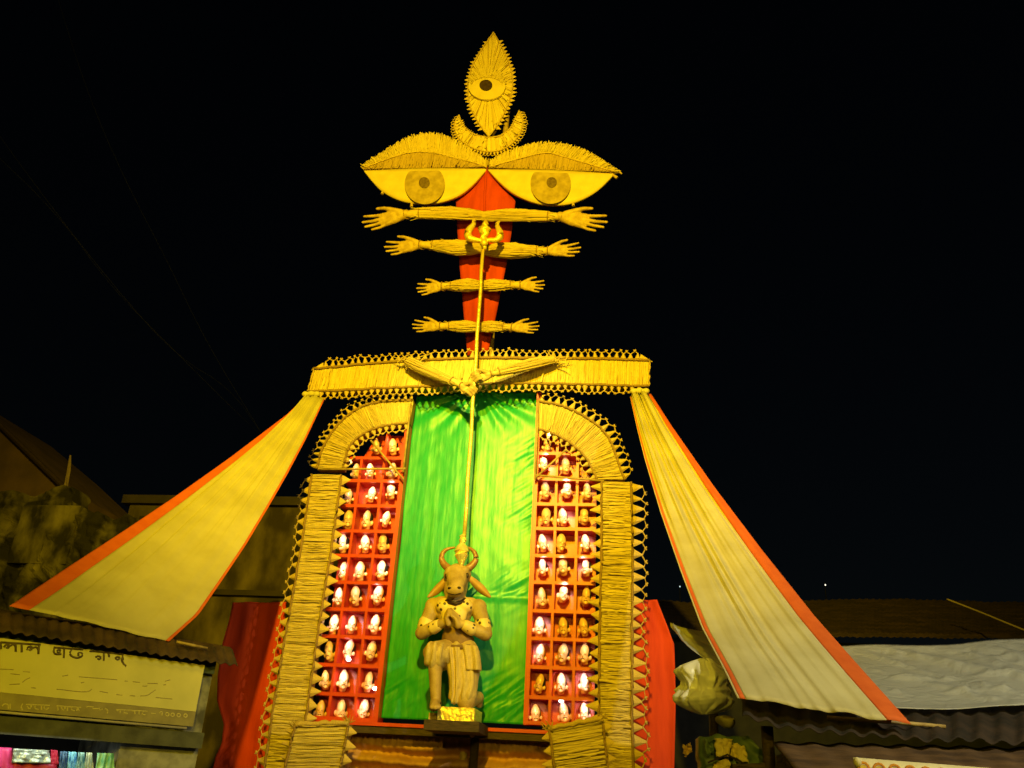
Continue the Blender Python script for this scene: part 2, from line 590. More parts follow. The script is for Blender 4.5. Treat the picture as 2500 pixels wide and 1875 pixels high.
for a, b in (((776, 1146), (990, 1144)), ((905, 1075), (986, 1172)), ((1003, 985), (984, 1152))):
    obj('bamboo_brace', tube([at(*a, YS), at(*b, YS)], .017, 7), BAMBOO, aL, sm=True)
for a, b in (((1306, 1160), (1475, 1174)), ((1382, 1098), (1306, 1168)), ((1314, 978), (1307, 1170))):
    obj('bamboo_brace', tube([at(*a, YS), at(*b, YS)], .017, 7), BAMBOO, aR, sm=True)

YK = -0.6
def bracket(pa, pb, label, seed, nA=None):
    A0, A1, B0, B1 = at(*pa[0], YK), at(*pa[1], YK), at(*pb[0], YK), at(*pb[1], YK)
    def ext(p, q):
        return [p.lerp(q, i / 5) for i in range(6)] + [Vector((q.x + .02 * i, YK, q.z * (1 - i / 4))) for i in range(1, 5)]
    A, B = ext(A0, A1), ext(B0, B1)
    t = band('straw_bracket', label, 'bracket', A, B, 300, (A0.x, YK, 0), .035, 1, -1, 14, 13, .15, .13, seed, latA=False, group='straw aprons at the gate foot', gap=.1)
    rope('edge_rope', [A0 + Vector((0, -.05, .02)), B0 + Vector((0, -.05, .02))], .035, t, m=CORD, n=14)
    tuft = []
    g = random.Random(seed)
    for e in (A0, B0):
        for i in range(14):
            q = e + Vector((g.uniform(-.05, .05), -.05 + g.uniform(-.03, .02), g.uniform(-.02, .05)))
            tuft.append(tube([q, q + Vector((g.uniform(-.09, .09), g.uniform(-.04, .02), g.uniform(-.03, .1)))], [.01, .004], 4))
    o = obj('straw_tuft', join(*tuft), STRAW, t)
    o['kind'] = 'stuff'
bracket(((724, 1772), (699, 1875)), ((853, 1768), (834, 1875)), 'short straw apron with toothed edges at the foot of the left cabinet', 71)
bracket(((1342, 1782), (1354, 1874)), ((1472, 1757), (1484, 1874)), 'short straw apron with toothed edges at the foot of the right cabinet', 76)

# ------------------------------------------------------------------ green satin
SATIN = bpy.data.materials.new('green_satin')
SATIN.use_nodes = True
_n = SATIN.node_tree
_b = _n.nodes['Principled BSDF']
_b.inputs['Roughness'].default_value = 0.4
_b.inputs['Specular IOR Level'].default_value = 0.6
_b.inputs['Specular Tint'].default_value = (0.75, 1, 0.5, 1)
_co = _n.nodes.new('ShaderNodeTexCoord')
_mp = _n.nodes.new('ShaderNodeMapping')
_mp.inputs['Scale'].default_value = (12, 12, 2.2)
_n.links.new(_co.outputs['Object'], _mp.inputs[0])
_z = _n.nodes.new('ShaderNodeTexNoise')
_z.inputs['Scale'].default_value = 2.2
_z.inputs['Detail'].default_value = 5
_n.links.new(_mp.outputs[0], _z.inputs[0])
_r = _n.nodes.new('ShaderNodeValToRGB')
_r.color_ramp.elements[0].position, _r.color_ramp.elements[1].position = .3, .7
_r.color_ramp.elements[0].color = (0.006, 0.25, 0.09, 1)
_r.color_ramp.elements[1].color = (0.014, 0.33, 0.115, 1)
_n.links.new(_z.outputs[0], _r.inputs[0])
_n.links.new(_r.outputs[0], _b.inputs['Base Color'])
_bp = _n.nodes.new('ShaderNodeBump')
_bp.inputs['Strength'].default_value = .22
_bp.inputs['Distance'].default_value = .012
_n.links.new(_z.outputs[0], _bp.inputs['Height'])
_n.links.new(_bp.outputs[0], _b.inputs['Normal'])

gx0, gx1, gz0, gz1 = -1.02, 1.04, 2.46, 7.86
def satin(s, v):
    x = gx0 + (gx1 - gx0) * s
    z = gz0 + (gz1 - gz0) * v
    y = 0.02 - .035 * (1 - abs(2 * s - .95)) if s < .97 else .02
    y += .003 * noise.noise((x * 9, z * .3, 1)) + .002 * noise.noise((x * 22, z * .5, 4)) + .004 * noise.noise((x * 6, z * 5, 9))          # lengthwise pleats
    y += .012 * noise.noise((x * 3, z * .8, 3.1))
    tug = max(0, 1 - (gz1 - z) / 1.1)                                            # tugged folds under the fist
    ang = math.atan2(gz1 - .2 - z, x - .02 + 1e-4)
    y += .035 * tug * math.sin(ang * 17) * min(1, abs(x) * 3)
    for (ex, ez, rr, am) in ((1.0, 5.6, .55, .03), (.95, 6.5, .5, .025), (.8, 4.4, .5, .028), (.75, 2.75, .6, .05), (-.8, 2.8, .5, .03), (.2, 2.6, .4, .03)):
        d = math.hypot(x - ex, z - ez)
        if d < rr:
            a_, b_ = x * .84 + z * .54, z * .84 - x * .54          # short slanting puckers
            y += am * (1 - d / rr) * (noise.noise((a_ * 2.2, b_ * 13, ex)) + .5 * noise.noise((a_ * 4, b_ * 27, ez)))
    if abs(z - 4.22) < .08 and x > 0: y -= .02 * (1 - abs(z - 4.22) / .08)
    xo = .02 * noise.noise((z * 1.3, s * 2, 7)) * (abs(2 * s - 1) > .9)
    return Vector((x + xo, y, z))
t = thing('green_satin_panel', (0, 0, gz0), 'shiny green satin cloth hanging behind the bull figure', 'cloth')
obj('cloth', sheet(satin, 110, 190, .006), SATIN, t, sm=True)
obj('batten', box(gx0, gx1, .06, .1, gz1 - .05, gz1), WOODD, t)

# ------------------------------------------------------------------ cabinets of face masks
YF, YBK = -.15, .14
Lrows = [1118, 1174, 1235, 1297, 1357.5, 1423, 1489, 1556, 1626, 1697, 1757]
Rrows = [1107, 1170, 1231, 1291, 1357.5, 1423, 1493, 1561, 1631, 1705, 1768]
LZ = [at(930 - (y - 1118) * .08, y, YF).z for y in Lrows]
RZ = [at(1380, y, YF).z for y in Rrows]
LX = [-2.02, (at(850, 1386, YF).x + at(810, 1661, YF).x) / 2, (at(908, 1386, YF).x + at(873, 1661, YF).x) / 2, -1.06]
RX = [1.08, at(1350, 1456, YF).x, at(1404, 1456, YF).x, 2.02]
def cabinet(X, Z, label, sgn):
    t = thing('mask_cabinet', ((X[0] + X[-1]) / 2, YF, Z[-1]), label, 'cabinet', 'red pigeonhole cabinets')
    ztop = Z[0] + .5
    lo, hi = (X[0], X[-1])
    # back board, stepped in under the arch
    if sgn < 0:
        pts = [(lo, Z[-1]), (hi, Z[-1]), (hi, ztop), (X[1] + .12, ztop), (X[1] - .1, Z[0] + .05), (lo, Z[1])]
    else:
        pts = [(lo, Z[-1]), (hi, Z[-1]), (hi, Z[1] - .1), (X[2] + .12, Z[0] - .05), (X[2] - .15, ztop), (lo, ztop)]
    obj('back_board', plate([Vector((x, YBK, z)) for x, z in pts], .03), REDP, t)
    for i, z in enumerate(Z):
        x0, x1 = lo, hi
        if i == 0:
            x0, x1 = (X[1] - .2, hi) if sgn < 0 else (lo, X[2])
        if i == 1 and sgn > 0: x1 = X[2] + .35
        obj('shelf', box(x0, x1, YF, YBK - .003, z - .025, z + .025), REDP, t)
    for i in range(len(Z)):
        zb = Z[i] + .025
        zt = (Z[i - 1] - .025) if i else ztop - .06
        for k in (1, 2):
            if i == 0 and ((sgn < 0 and k == 1) or (sgn > 0 and k == 2)): continue
            obj('divider', box(X[k] - .02, X[k] + .02, YF + .004, YBK - .003, zb, zt), REDP, t)
    xi, xo = (hi, lo) if sgn < 0 else (lo, hi)
    obj('side_post', box(xi - .035, xi + .035, YF - .02, YBK, Z[-1] - .03, ztop + .55), REDP, t)
    return t
cabinet(LX, LZ, 'red pigeonhole cabinet of face masks, left of the green satin', -1)
cabinet(RX, RZ, 'red pigeonhole cabinet of face masks, right of the green satin', 1)

# the mask: egg-shaped head with big ears, nose, chin and moustache
SKIN = mat('mask_paint', (0.78, 0.42, 0.28), (0.86, 0.52, 0.36), 0.3, 7, 0.04, 40, spec=0.6, coat=0.4)
HAIR = mat('black_hair', (0.012, 0.01, 0.01), (0.025, 0.02, 0.02), 0.35, 20)
def _face(w, ch, ear, br):
    return blob([ellipsoid((0, 0, .1), (.24 * w, .24, .36)), ellipsoid((0, .0, .33), (.15 * w, .16, .2)), ellipsoid((0, -.02, -.18), (.22 * ch, .22, .24)),
         ellipsoid((-.27 * w, .04, -.14), (.085 * ear, .06, .12 * ear)), ellipsoid((.27 * w, .04, -.14), (.085 * ear, .06, .12 * ear)),
         capsule((0, -.21, .0), (0, -.25, -.08), .03, .045), ellipsoid((0, -.17, -.33), (.1 * ch, .08, .08)), capsule((-.12, -.2, br), (.12, -.2, br), .03, .03),
         ellipsoid((0, .06, -.38), (.17, .15, .1))], .026, 7)
FACES = [_face(1, 1, 1, .04), _face(.92, 1.12, 1.2, .02), _face(1.06, .9, .9, .06)]
for f_ in FACES: f_.materials.append(SKIN)
HAIRM = blob([ellipsoid((.05, .09, .08), (.23, .22, .34)), ellipsoid((.15, .05, .06), (.13, .17, .25))], .03, 3)
HAIRM.materials.append(HAIR)
def _mk(parts, name, m):
    v, f = join(*parts)
    me = bpy.data.meshes.new(name)
    me.from_pydata([tuple(p) for p in v], [], f)
    me.materials.append(m)
    me.polygons.foreach_set('use_smooth', [True] * len(me.polygons))
    return me
LIPS = mat('mouth_brown', (0.13, 0.04, 0.02), (0.2, 0.06, 0.03), 0.5)
MOUTH = _mk([tube([Vector((-.1, -.205, -.235)), Vector((-.05, -.228, -.2)), Vector((0, -.236, -.19)), Vector((.05, -.228, -.2)), Vector((.1, -.205, -.235))], [.01, .026, .02, .026, .01], 6)], 'mouth', LIPS)
EYES = [_mk([tube([Vector((s * .05, -.232, -.01)), Vector((s * .09, -.226, -.002)), Vector((s * .14, -.2, -.015))], [.003, .007, .003], 5)], 'eye', LIPS) for s in (-1, 1)]
LEDM = mat('led_white', (.8, .8, .8), emit=(1, .97, .95), estr=14)
FIX = mat('lamp_holder', (0.5, 0.06, 0.03), (0.55, 0.07, 0.03), 0.5)
ROWN = ['top row', 'second row from top', 'third row from top', 'fourth row from top', 'fifth row from top', 'middle row', 'fifth row from bottom',
        'fourth row from bottom', 'third row from bottom', 'second row from bottom', 'bottom row']
# (x, y) on the photo at 2212 px wide, w = white lit, y = warm lit, o = unlit
LM = [[(813, 965, 'o'), (849, 966, 'y')], [(769, 1020, 'y'), (800, 1019, 'w'), (847, 1019, 'y')], [(753, 1074, 'y'), (803, 1069, 'w'), (845, 1061, 'w')],
      [(753, 1123, 'o'), (793, 1124, 'y'), (834, 1122, 'w')], [(741, 1175, 'w'), (789, 1176, 'w'), (827, 1174, 'o')], [(742, 1235, 'w'), (778, 1235, 'w'), (824, 1233, 'w')],
      [(732, 1291, 'w'), (768, 1288, 'y'), (817, 1286, 'w')], [(721, 1350, 'w'), (760, 1350, 'w'), (810, 1350, 'w')], [(712, 1408, 'y'), (754, 1404, 'w'), (802, 1407, 'y')],
      [(703, 1470, 'y'), (742, 1471, 'w'), (796, 1474, 'y')], [(692, 1535, 'o'), (737, 1534, 'y'), (785, 1534, 'w')]]
RM = [[(1182, 963, 'w')], [(1174, 1002, 'w'), (1222, 1007, 'y')], [(1178, 1060, 'y'), (1225, 1057, 'w'), (1268, 1062, 'y')], [(1180, 1117, 'o'), (1216, 1118, 'w'), (1262, 1115, 'o')],
      [(1172, 1174, 'w'), (1212, 1174, 'o'), (1265, 1174, 'w')], [(1172, 1226, 'w'), (1217, 1224, 'y'), (1266, 1227, 'w')], [(1171, 1292, 'y'), (1217, 1282, 'w'), (1266, 1289, 'o')],
      [(1165, 1355, 'w'), (1217, 1355, 'o'), (1261, 1355, 'o')], [(1167, 1414, 'w'), (1216, 1414, 'y'), (1263, 1414, 'y')], [(1166, 1478, 'o'), (1212, 1478, 'w'), (1262, 1477, 'w')],
      [(1157, 1544, 'y'), (1219, 1542, 'y'), (1262, 1540, 'w')]]
LOOK = {'w': 'white-lit', 'y': 'half-lit', 'o': 'unlit orange'}
K22 = 2500 / 2212
for rows, side, ZZ in ((LM, 'left', LZ), (RM, 'right', RZ)):
    for i, row in enumerate(rows):
        cols = {3: ['outer' if side == 'left' else 'inner', 'middle', 'inner' if side == 'left' else 'outer'], 2: ['outer' if side == 'left' else 'inner', 'inner' if side == 'left' else 'outer'], 1: ['only']}[len(row)]
        for k, (x, y, st) in enumerate(row):
            P = at(x * K22, y * K22, -.02)
            h = .258 * rnd.uniform(.88, 1.08)
            where = 'in' if len(row) == 1 else 'at'
            lab = f'{LOOK[st]} face mask, {cols[k]} one of {ROWN[i]}, {side} red cabinet'
            m = thing('face_mask', P, lab, 'mask', 'face masks in the red cabinets')
            m.scale = (h / .86 * rnd.uniform(.94, 1.04), h / .86, h / .86)
            m.rotation_euler = (R(rnd.uniform(-7, 8)), R(rnd.uniform(-10, 10)), R(rnd.uniform(-22, 30)))
            link('face', FACES[rnd.randrange(3)], None, m)
            link('hair', HAIRM, None, m)
            link('mouth', MOUTH, None, m)
            link('eye', EYES[0], None, m)
            link('eye', EYES[1], None, m)
            if st != 'o':
                # small lamp under the shelf above, shining down on the forehead
                q = P + Vector((rnd.uniform(-.06, .06), -.225, .13))
                d = bpy.data.lights.new('mask_lamp', 'SPOT')
                d.energy = {'w': 6.5, 'y': 1.7}[st] * rnd.uniform(.75, 1.3)
                d.color = (1, .88, .84) if rnd.random() < .5 else (1, .84, .95) if st == 'w' else (1, .86, .55)
                d.spot_size = R(84)
                d.spot_blend = .8
                d.shadow_soft_size = .02
                lo = bpy.data.objects.new('mask_lamp', d)
                lo.location = q
                lo.rotation_euler = (P + Vector((rnd.uniform(-.03, .03), -.05, .03)) - q).to_track_quat('-Z', 'Y').to_euler()
                C.objects.link(lo)
                lo['kind'] = 'helper'

# ------------------------------------------------------------------ ledge, bull plinth, cloth under the gate
t = thing('red_ledge', (0, 0, 2.2), 'narrow red and dark wooden ledge running below the cabinets and green satin', 'ledge')
obj('red_edge', box(-2.0, 2.0, -.19, .2, LZ[-1] - .075, LZ[-1] - .028), REDP, t)
obj('dark_board', box(-2.0, 2.0, -.16, .2, LZ[-1] - .17, LZ[-1] - .078), WOODD, t)
for x in (-2.4, 2.38):
    obj('post', box(x - .08, x + .08, .0, .16, 0, LZ[-1] + 3.2), WOODD, t)
PLEAT = mat('tan_pleated_cloth', (0.42, 0.2, 0.11), (0.55, 0.3, 0.15), 0.75, 4, 0.2, 50)
def pleat(s, v):
    x = -1.75 + 3.45 * s
    z = 2.31 - 2.2 * v
    sag = .12 * math.sin(math.pi * ((s * 2.0) % 1)) * min(1, v * 3)
    y = .16 + .014 * math.sin(x * 60 + 2 * noise.noise((x, z, 0))) * max(0, 1 - v * 3) + .1 * math.sin((v * 58 + sag * 26 + 2.2 * noise.noise((x * 1.2, z, 2)) + .6 * noise.noise((x * 6, z * 2, 3)))) * min(1, max(0, v - .045) * 14)
    return Vector((x, y, z - sag))
tag(obj('pleated_cloth', sheet(pleat, 200, 120, .008), PLEAT, sm=True, origin=(0, .4, .1)), 'tan pleated cloth swagged in folds under the red ledge', 'cloth')
p = at(1158, 1830, -.1)
t = thing('dark_post', (p.x, -.1, 0), 'slim dark post standing below the bull plinth', 'post')
obj('shaft', tube([Vector((p.x, -.1, 0)), Vector((p.x, -.1, 2.27))], .06, 10), WOODD, t, sm=True)
obj('knob', ellipsoid((p.x - .03, -.15, at(1141, 1790, -.1).z), (.045, .05, .06), nu=12, nv=8), CLAY, t, sm=True)

def bullp(x, y, d=0.0):
    return at(950 + x / 3.19, 1280 + y / 3.19, -.6 - d * .0021)
S = .0021
zb = bullp(520, 1440).z
z1 = bullp(520, 1545, 0).z
x0, x1 = bullp(383, 1490, 150).x, bullp(668, 1490, 150).x
t = thing('gold_plinth', ((x0 + x1) / 2, -.6, z1 - .14), 'gold foil covered box plinth under the kneeling bull figure', 'plinth')
def foil(fn_pts):
    return fn_pts
bmv, bmf = [], []
def foilbox(x0, x1, y0, y1, z0, z1, n=14, amp=.008):
    parts = []
    def face(o, u, v, nrm, nu, nv):
        parts.append(grid(lambda a, b: o + u * a + v * b + nrm * amp * noise.noise((o + u * a + v * b) * 17) * (0 if a in (0, 1) or b in (0, 1) else 1), nu, nv))
    X, Y, Z = Vector((x1 - x0, 0, 0)), Vector((0, y1 - y0, 0)), Vector((0, 0, z1 - z0))
    o = Vector((x0, y0, z0))
    face(o, X, Z, Vector((0, -1, 0)), 22, 8)
    face(o + Z, X, Y, Vector((0, 0, 1)), 22, 12)
    face(o, Z, Y, Vector((-1, 0, 0)), 8, 12)
    face(o + X, Y, Z, Vector((1, 0, 0)), 12, 8)
    face(o + Y, Z, X, Vector((0, 1, 0)), 4, 4)
    face(o, Y, X, Vector((0, 0, -1)), 4, 4)
    return join(*parts)
obj('foil_box', foilbox(x0, x1, -.98, -.3, z1, zb - .005), GOLD, t)
xa = bullp(300, 1500, 150).x
obj('side_step', foilbox(xa, x0 - .003, -.86, -.4, z1, z1 + (zb - z1) * .55), CLAY, t)
obj('under_board', box(xa - .02, x1 + .08, -1.02, -.17, z1 - .13, z1 - .003), WOODD, t)

# ------------------------------------------------------------------ the kneeling bull-headed figure
B = bullp
base = Vector((B(510, 1440).x, -.6, zb))
t = thing('bull_headed_figure', base, 'kneeling bull-headed clay figure with folded hands on the gold plinth', 'statue')
def cp(a, b, r0, r1): return capsule(B(*a), B(*b), r0 * S, r1 * S)
def el(a, r, rot=None): return ellipsoid(B(*a), (r[0] * S, r[1] * S, r[2] * S), rot)
prims = [el((508, 690, 5), (122, 76, 112)), el((450, 665, 34), (62, 44, 52)), el((572, 668, 34), (62, 44, 52)),
         cp((512, 740, 0), (538, 930, 0), 88, 76), el((525, 960, 0), (118, 90, 80)),
         cp((400, 612, -5), (640, 622, -5), 46, 46), cp((510, 640, 0), (515, 500, 40), 74, 70),
         cp((345, 640, 0), (262, 835, 30), 55, 44), cp((255, 848, 35), (425, 765, 125), 46, 29),
         cp((695, 650, 0), (752, 845, 30), 55, 44), cp((750, 855, 35), (575, 780, 125), 46, 29),
         el((345, 635, 0), (58, 55, 56)), el((695, 645, 0), (58, 55, 56))]
# folded hands: two palms pressed together, four fingers and a thumb each
for (wx, wy, sx) in ((430, 760, 1), (570, 780, -1)):
    tipx, tipy = 472, 655
    for q in range(4):
        a = (wx + sx * (14 + 6 * q), wy - 6 + 6 * q, 120 + 10 * q)
        kx = (wx * .45 + tipx * .55) + sx * -6
        b = (kx, (wy * .4 + tipy * .6) + q * 12, 130 + 12 * q)
        c = (tipx + sx * -9, tipy + q * 11 + (6 if q in (0, 3) else 0), 138 + 13 * q)
        prims += [cp(a, b, 21, 15), cp(b, c, 14, 9)]
    prims += [cp((wx + sx * 15, wy - 10, 140), (470 - sx * 14, 715, 178), 16, 10)]
# the folded legs under the cloth: one knee raised, one knee on the plinth
prims += [cp((460, 1000, 20), (352, 1000, 175), 90, 72), cp((355, 1010, 180), (364, 1380, 150), 50, 33), el((362, 1140, 142), (44, 50, 90)),
          cp((362, 1395, 150), (350, 1420, 240), 38, 30), cp((352, 1418, 240), (335, 1424, 290), 26, 18), cp((362, 1418, 240), (362, 1426, 296), 26, 18), cp((372, 1418, 240), (388, 1426, 285), 24, 16),
          cp((590, 1000, 10), (600, 1370, 110), 95, 62), cp((602, 1375, 100), (690, 1350, -90), 55, 42), cp((690, 1350, -90), (700, 1400, -120), 38, 26)]
bm_ = blob(prims, .012, 4, base)
link('body', bm_, CLAY, t)
obj('anklet', tube([B(322, 1392, 172), B(340, 1400, 192), B(364, 1402, 198), B(388, 1400, 190), B(404, 1390, 170)], .016, 7), mat('anklet_dark', (0.06, 0.035, 0.02), (0.1, 0.06, 0.03), 0.5), t, sm=True)
# bull head
hp = [el((532, 395, 20), (98, 90, 72)), cp((532, 395, 40), (516, 500, 165), 78, 52), el((512, 512, 180), (64, 42, 40)), cp((486, 372, 66), (580, 368, 66), 30, 30), cp((480, 365, 60), (590, 360, 60), 34, 34),
      el((455, 400, 50), (28, 30, 34)), el((600, 395, 50), (28, 30, 34)), el((512, 545, 165), (44, 36, 22)), cp((532, 400, 0), (515, 520, 0), 85, 80)]
hd = link('head', blob(hp, .0125, 4, base), CLAY, t)
DK = mat('dark_paint', (0.03, 0.018, 0.01), (0.05, 0.03, 0.018), 0.4)
HORN = mat('horn_brown', (0.2, 0.09, 0.03), (0.34, 0.17, 0.055), 0.35, 14, 0.2, 40)
for pts in (((462, 345, 20), (420, 305, 15), (405, 262, 15), (418, 218, 15), (455, 190, 15), (515, 180, 10)), ((618, 345, 20), (662, 305, 15), (680, 265, 15), (668, 220, 15), (640, 192, 15), (600, 178, 10))):
    c = smooth([B(*q) for q in pts], 2)
    obj('horn', tube(c, [.062 * (1 - .8 * i / (len(c) - 1)) for i in range(len(c))], 12), HORN, t, sm=True)
for a, b_, wv in (((450, 425, 10), (302, 572, 30), 1), ((625, 415, 10), (792, 572, 30), -1)):
    A_, B_ = B(*a), B(*b_)
    d = (B_ - A_)
    nn = Vector((d.z, 0, -d.x)).normalized()
    f = lambda s, v: A_ + d * v + nn * (s - .5) * 2 * .062 * (math.sin(math.pi * min(1, v * .85 + .12)) ** .8) + Vector((0, -.03 + .07 * (2 * s - 1) ** 2 * math.sin(math.pi * v), 0))
    obj('ear', sheet(f, 8, 14, .02), mat('ear_clay', (0.36, 0.2, 0.06), (0.46, 0.28, 0.09), 0.6), t, sm=True)
for x, y, d in ((470, 495, 232), (545, 493, 232)):
    obj('nostril', ellipsoid(B(x, y, d - 14), (.026, .022, .016), nu=10, nv=6), DK, hd, sm=True)
for x, y in ((447, 402), (606, 398)):
    obj('eye', ellipsoid(B(x, y, 74), (.03, .03, .042), nu=12, nv=8), DK, hd, sm=True)
obj('mouth_line', tube([B(462, 538, 205), B(512, 550, 222), B(562, 536, 205)], .008, 6), DK, hd)
# dhoti
DHO = mat('dhoti_clay', (0.46, 0.34, 0.13), (0.6, 0.46, 0.19), 0.7, 8, 0.35, 30, stretch=(5, 5, 1))
dp = [el((530, 1010, 0), (135, 100, 52)), cp((455, 1035, 20), (358, 1010, 170), 88, 80), cp((350, 1005, 178), (352, 1048, 174), 74, 68),
      cp((600, 1045, 20), (606, 1330, 105), 98, 70), cp((520, 990, 60), (520, 1330, 120), 68, 46), cp((490, 1000, 70), (508, 1360, 140), 40, 30), cp((545, 1000, 80), (540, 1250, 140), 38, 30)]
dm = blob(dp, .0145, 4, base)
for v in dm.vertices:
    q = v.co
    v.co = q + v.normal * (.012 * math.sin(q.x * 62 + 6 * noise.noise((q.x * 3, q.y * 3, q.z * 2))) + .008 * noise.noise((q.x * 9, q.y * 9, q.z * 4)))
link('dhoti', dm, DHO, t)
def flap(s, v):
    p = B(560 + 40 * v, 935 + 20 * v, 95).lerp(B(690 + 25 * v, 950, 95), s)
    q = B(590 + 10 * v, 1135, 130).lerp(B(718, 1140, 120), s)
    r_ = p.lerp(q, v)
    return r_ + Vector((0, -.03 * math.sin(s * 9 + v) - .05 * math.sin(math.pi * s), 0))
obj('cloth_flap', sheet(flap, 16, 14, .03), DHO, t, sm=True)
def tail(s, v):
    wv = 42 - 16 * v
    p = B(505 + 12 * math.sin(v * 3) + (s - .5) * 2 * wv, 955 + 440 * v, 150 + 25 * v)
    return p + Vector((0, -.02 * math.sin(s * 12), 0))
obj('cloth_tail', sheet(tail, 14, 24, .03), DHO, t, sm=True)
link('waist_cloth', blob([el((535, 900, 0), (112, 92, 62)), cp((520, 880, 0), (545, 930, 0), 96, 98)], .0145, 3, base), mat('waist_brown', (0.16, 0.09, 0.045), (0.24, 0.14, 0.07), 0.7, 8), t)
obj('waist_sash', tube([B(408, 950, 40), B(450, 955, 92), B(520, 958, 118), B(600, 955, 96), B(652, 945, 40)], [.03, .035, .035, .035, .03], 8), mat('sash_brown', (0.13, 0.075, 0.035), (0.2, 0.12, 0.05), 0.7), t, sm=True)
# painted ornaments: collar, armlets, bracelets with dark leaf dabs
ORN = bpy.data.materials.new('leaf_dab_ornament')
ORN.use_nodes = True
_n = ORN.node_tree
_co = _n.nodes.new('ShaderNodeTexCoord')
_v = _n.nodes.new('ShaderNodeTexVoronoi')
_v.inputs['Scale'].default_value = 13
_n.links.new(_co.outputs['Object'], _v.inputs[0])
_r = _n.nodes.new('ShaderNodeValToRGB')
_r.color_ramp.elements[0].position, _r.color_ramp.elements[1].position = .26, .31
_r.color_ramp.elements[0].color = (0.06, 0.035, 0.015, 1)
_r.color_ramp.elements[1].color = (0.72, 0.55, 0.2, 1)
_n.links.new(_v.outputs[0], _r.inputs[0])
_n.links.new(_r.outputs[0], _n.nodes['Principled BSDF'].inputs['Base Color'])
_n.nodes['Principled BSDF'].inputs['Roughness'].default_value = .5
col = [el((430, 640, 42), (62, 62, 52)), el((585, 645, 42), (62, 62, 52)), el((505, 700, 70), (90, 42, 92)), cp((430, 620, 40), (590, 620, 40), 42, 42)]
link('collar', blob(col, .0135, 3, base), ORN, t)
for pts in (((293, 762, 15), (279, 796, 22)), ((727, 770, 15), (738, 805, 22))):
    link('armlet', blob([cp(pts[0], pts[1], 55, 52)], .0135, 2, base), ORN, t)
for pts in (((345, 805, 82), (380, 788, 100)), ((640, 815, 88), (600, 792, 112))):
    link('bracelet', blob([cp(pts[0], pts[1], 45, 40)], .0135, 2, base), ORN, t)
obj('neck_collar', tube([B(440, 590, 55), B(470, 610, 95), B(512, 618, 112), B(560, 608, 95), B(592, 585, 55)], .028, 8), mat('neck_band', (0.06, 0.035, 0.02), (0.1, 0.06, 0.03), 0.6), t, sm=True)

# ------------------------------------------------------------------ trident
YT = -.76
def T(x, y, d=0):
    return at(1100 + x / 11.85, 480 + y / 11.85, YT - d)
pb = at(1128, 1383, YT)
pt = at(1179, 610, YT)
t = thing('gold_trident', (pb.x, YT, pb.z), 'long gilded trident rising from the bull head to the second pair of arms', 'trident')
k = .0084 / 11.85
def prong(pts, rs):
    c = smooth([T(*q) for q in pts], 2)
    n = len(c)
    return tube(c, [interp(rs, i / (n - 1)) * k for i in range(n)], 10)
obj('shaft', tube([Vector((pb.x + (pt.x - pb.x) * i / 12 + .006 * math.sin(i * 2.1), YT, pb.z + .45 + (pt.z - pb.z - .45) * i / 12)) for i in range(13)], .03, 10), GOLD, t, sm=True)
obj('prong', prong([(960, 1290), (700, 1250), (530, 1210), (485, 1060), (560, 930), (655, 830), (690, 730), (632, 625)], [55, 62, 95, 92, 85, 60, 48, 12]), GOLD, t, sm=True)
obj('prong', prong([(980, 1290), (1150, 1250), (1300, 1275), (1430, 1180), (1440, 1050), (1365, 900), (1335, 800), (1425, 702)], [55, 58, 66, 92, 85, 60, 48, 12]), GOLD, t, sm=True)
sp = [(975, 1290, 70), (965, 1200, 95), (975, 1110, 95), (985, 1010, 140), (985, 945, 165), (1000, 900, 110), (1010, 830, 95), (1015, 760, 62), (1018, 640, 8)]
obj('spear_point', tube([T(a, b) for a, b, c in sp], [c * k for a, b, c in sp], 12), GOLD, t, sm=True)
obj('spear_wing', tube([T(800, 940), T(985, 950), T(1140, 985)], [.012, .055, .012], 8), GOLD, t, sm=True)
obj('ball', ellipsoid(T(970, 1340, .03), (.07, .07, .075)), GOLD, t, sm=True)
obj('neck', tube([T(980, 1400), T(985, 1470), T(990, 1530)], [.045, .04, .03], 10), GOLD, t, sm=True)
fin = [(1130, 1304, .012), (1130, 1309, .055), (1130, 1318, .062), (1129, 1326, .04), (1128, 1334, .075), (1127, 1346, .11), (1127, 1356, .1), (1127, 1368, .06), (1127, 1384, .014)]
fp = [at(x, y, YT) for x, y, r_ in fin]
fv, ff = tube(fp, [f_[2] for f_ in fin], 16)
fv = [v + Vector((noise.noise(v * 26), noise.noise(v * 26 + Vector((5, 0, 0))), 0)) * .012 for v in fv]
GOLD2 = mat('crumpled_gold', (0.95, 0.78, 0.25), (1.0, 0.88, 0.35), 0.22, 14, 0.7, 30, metal=0.55, spec=1.0)
obj('foil_finial', (fv, ff), GOLD2, t)

# ------------------------------------------------------------------ straw arms with clay hands
_h = [ellipsoid((.27, 0, 0), (.25, .085, .185)), capsule((-.06, 0, 0), (.1, 0, 0), .1, .11)]
for kx, kz, r0 in ((.49, .14, .06), (.52, .045, .06), (.5, -.05, .06), (.45, -.14, .055)):
    _h.append(capsule((.05, 0, kz * .4), (kx, 0, kz), .085, r0))
for pts, rr in ((((.48, 0, .14), (.7, .01, .2), (.93, -.03, .235)), (.047, .04, .03)), (((.51, 0, .045), (.77, .01, .065), (1.0, -.03, .08)), (.048, .041, .03)),
                (((.49, 0, -.05), (.74, .01, -.055), (.96, -.03, -.07)), (.046, .04, .03)), (((.45, 0, -.14), (.64, .01, -.175), (.82, -.03, -.2)), (.042, .036, .028))):
    _h += [capsule(pts[0], pts[1], rr[0], rr[1]), capsule(pts[1], pts[2], rr[1], rr[2])]
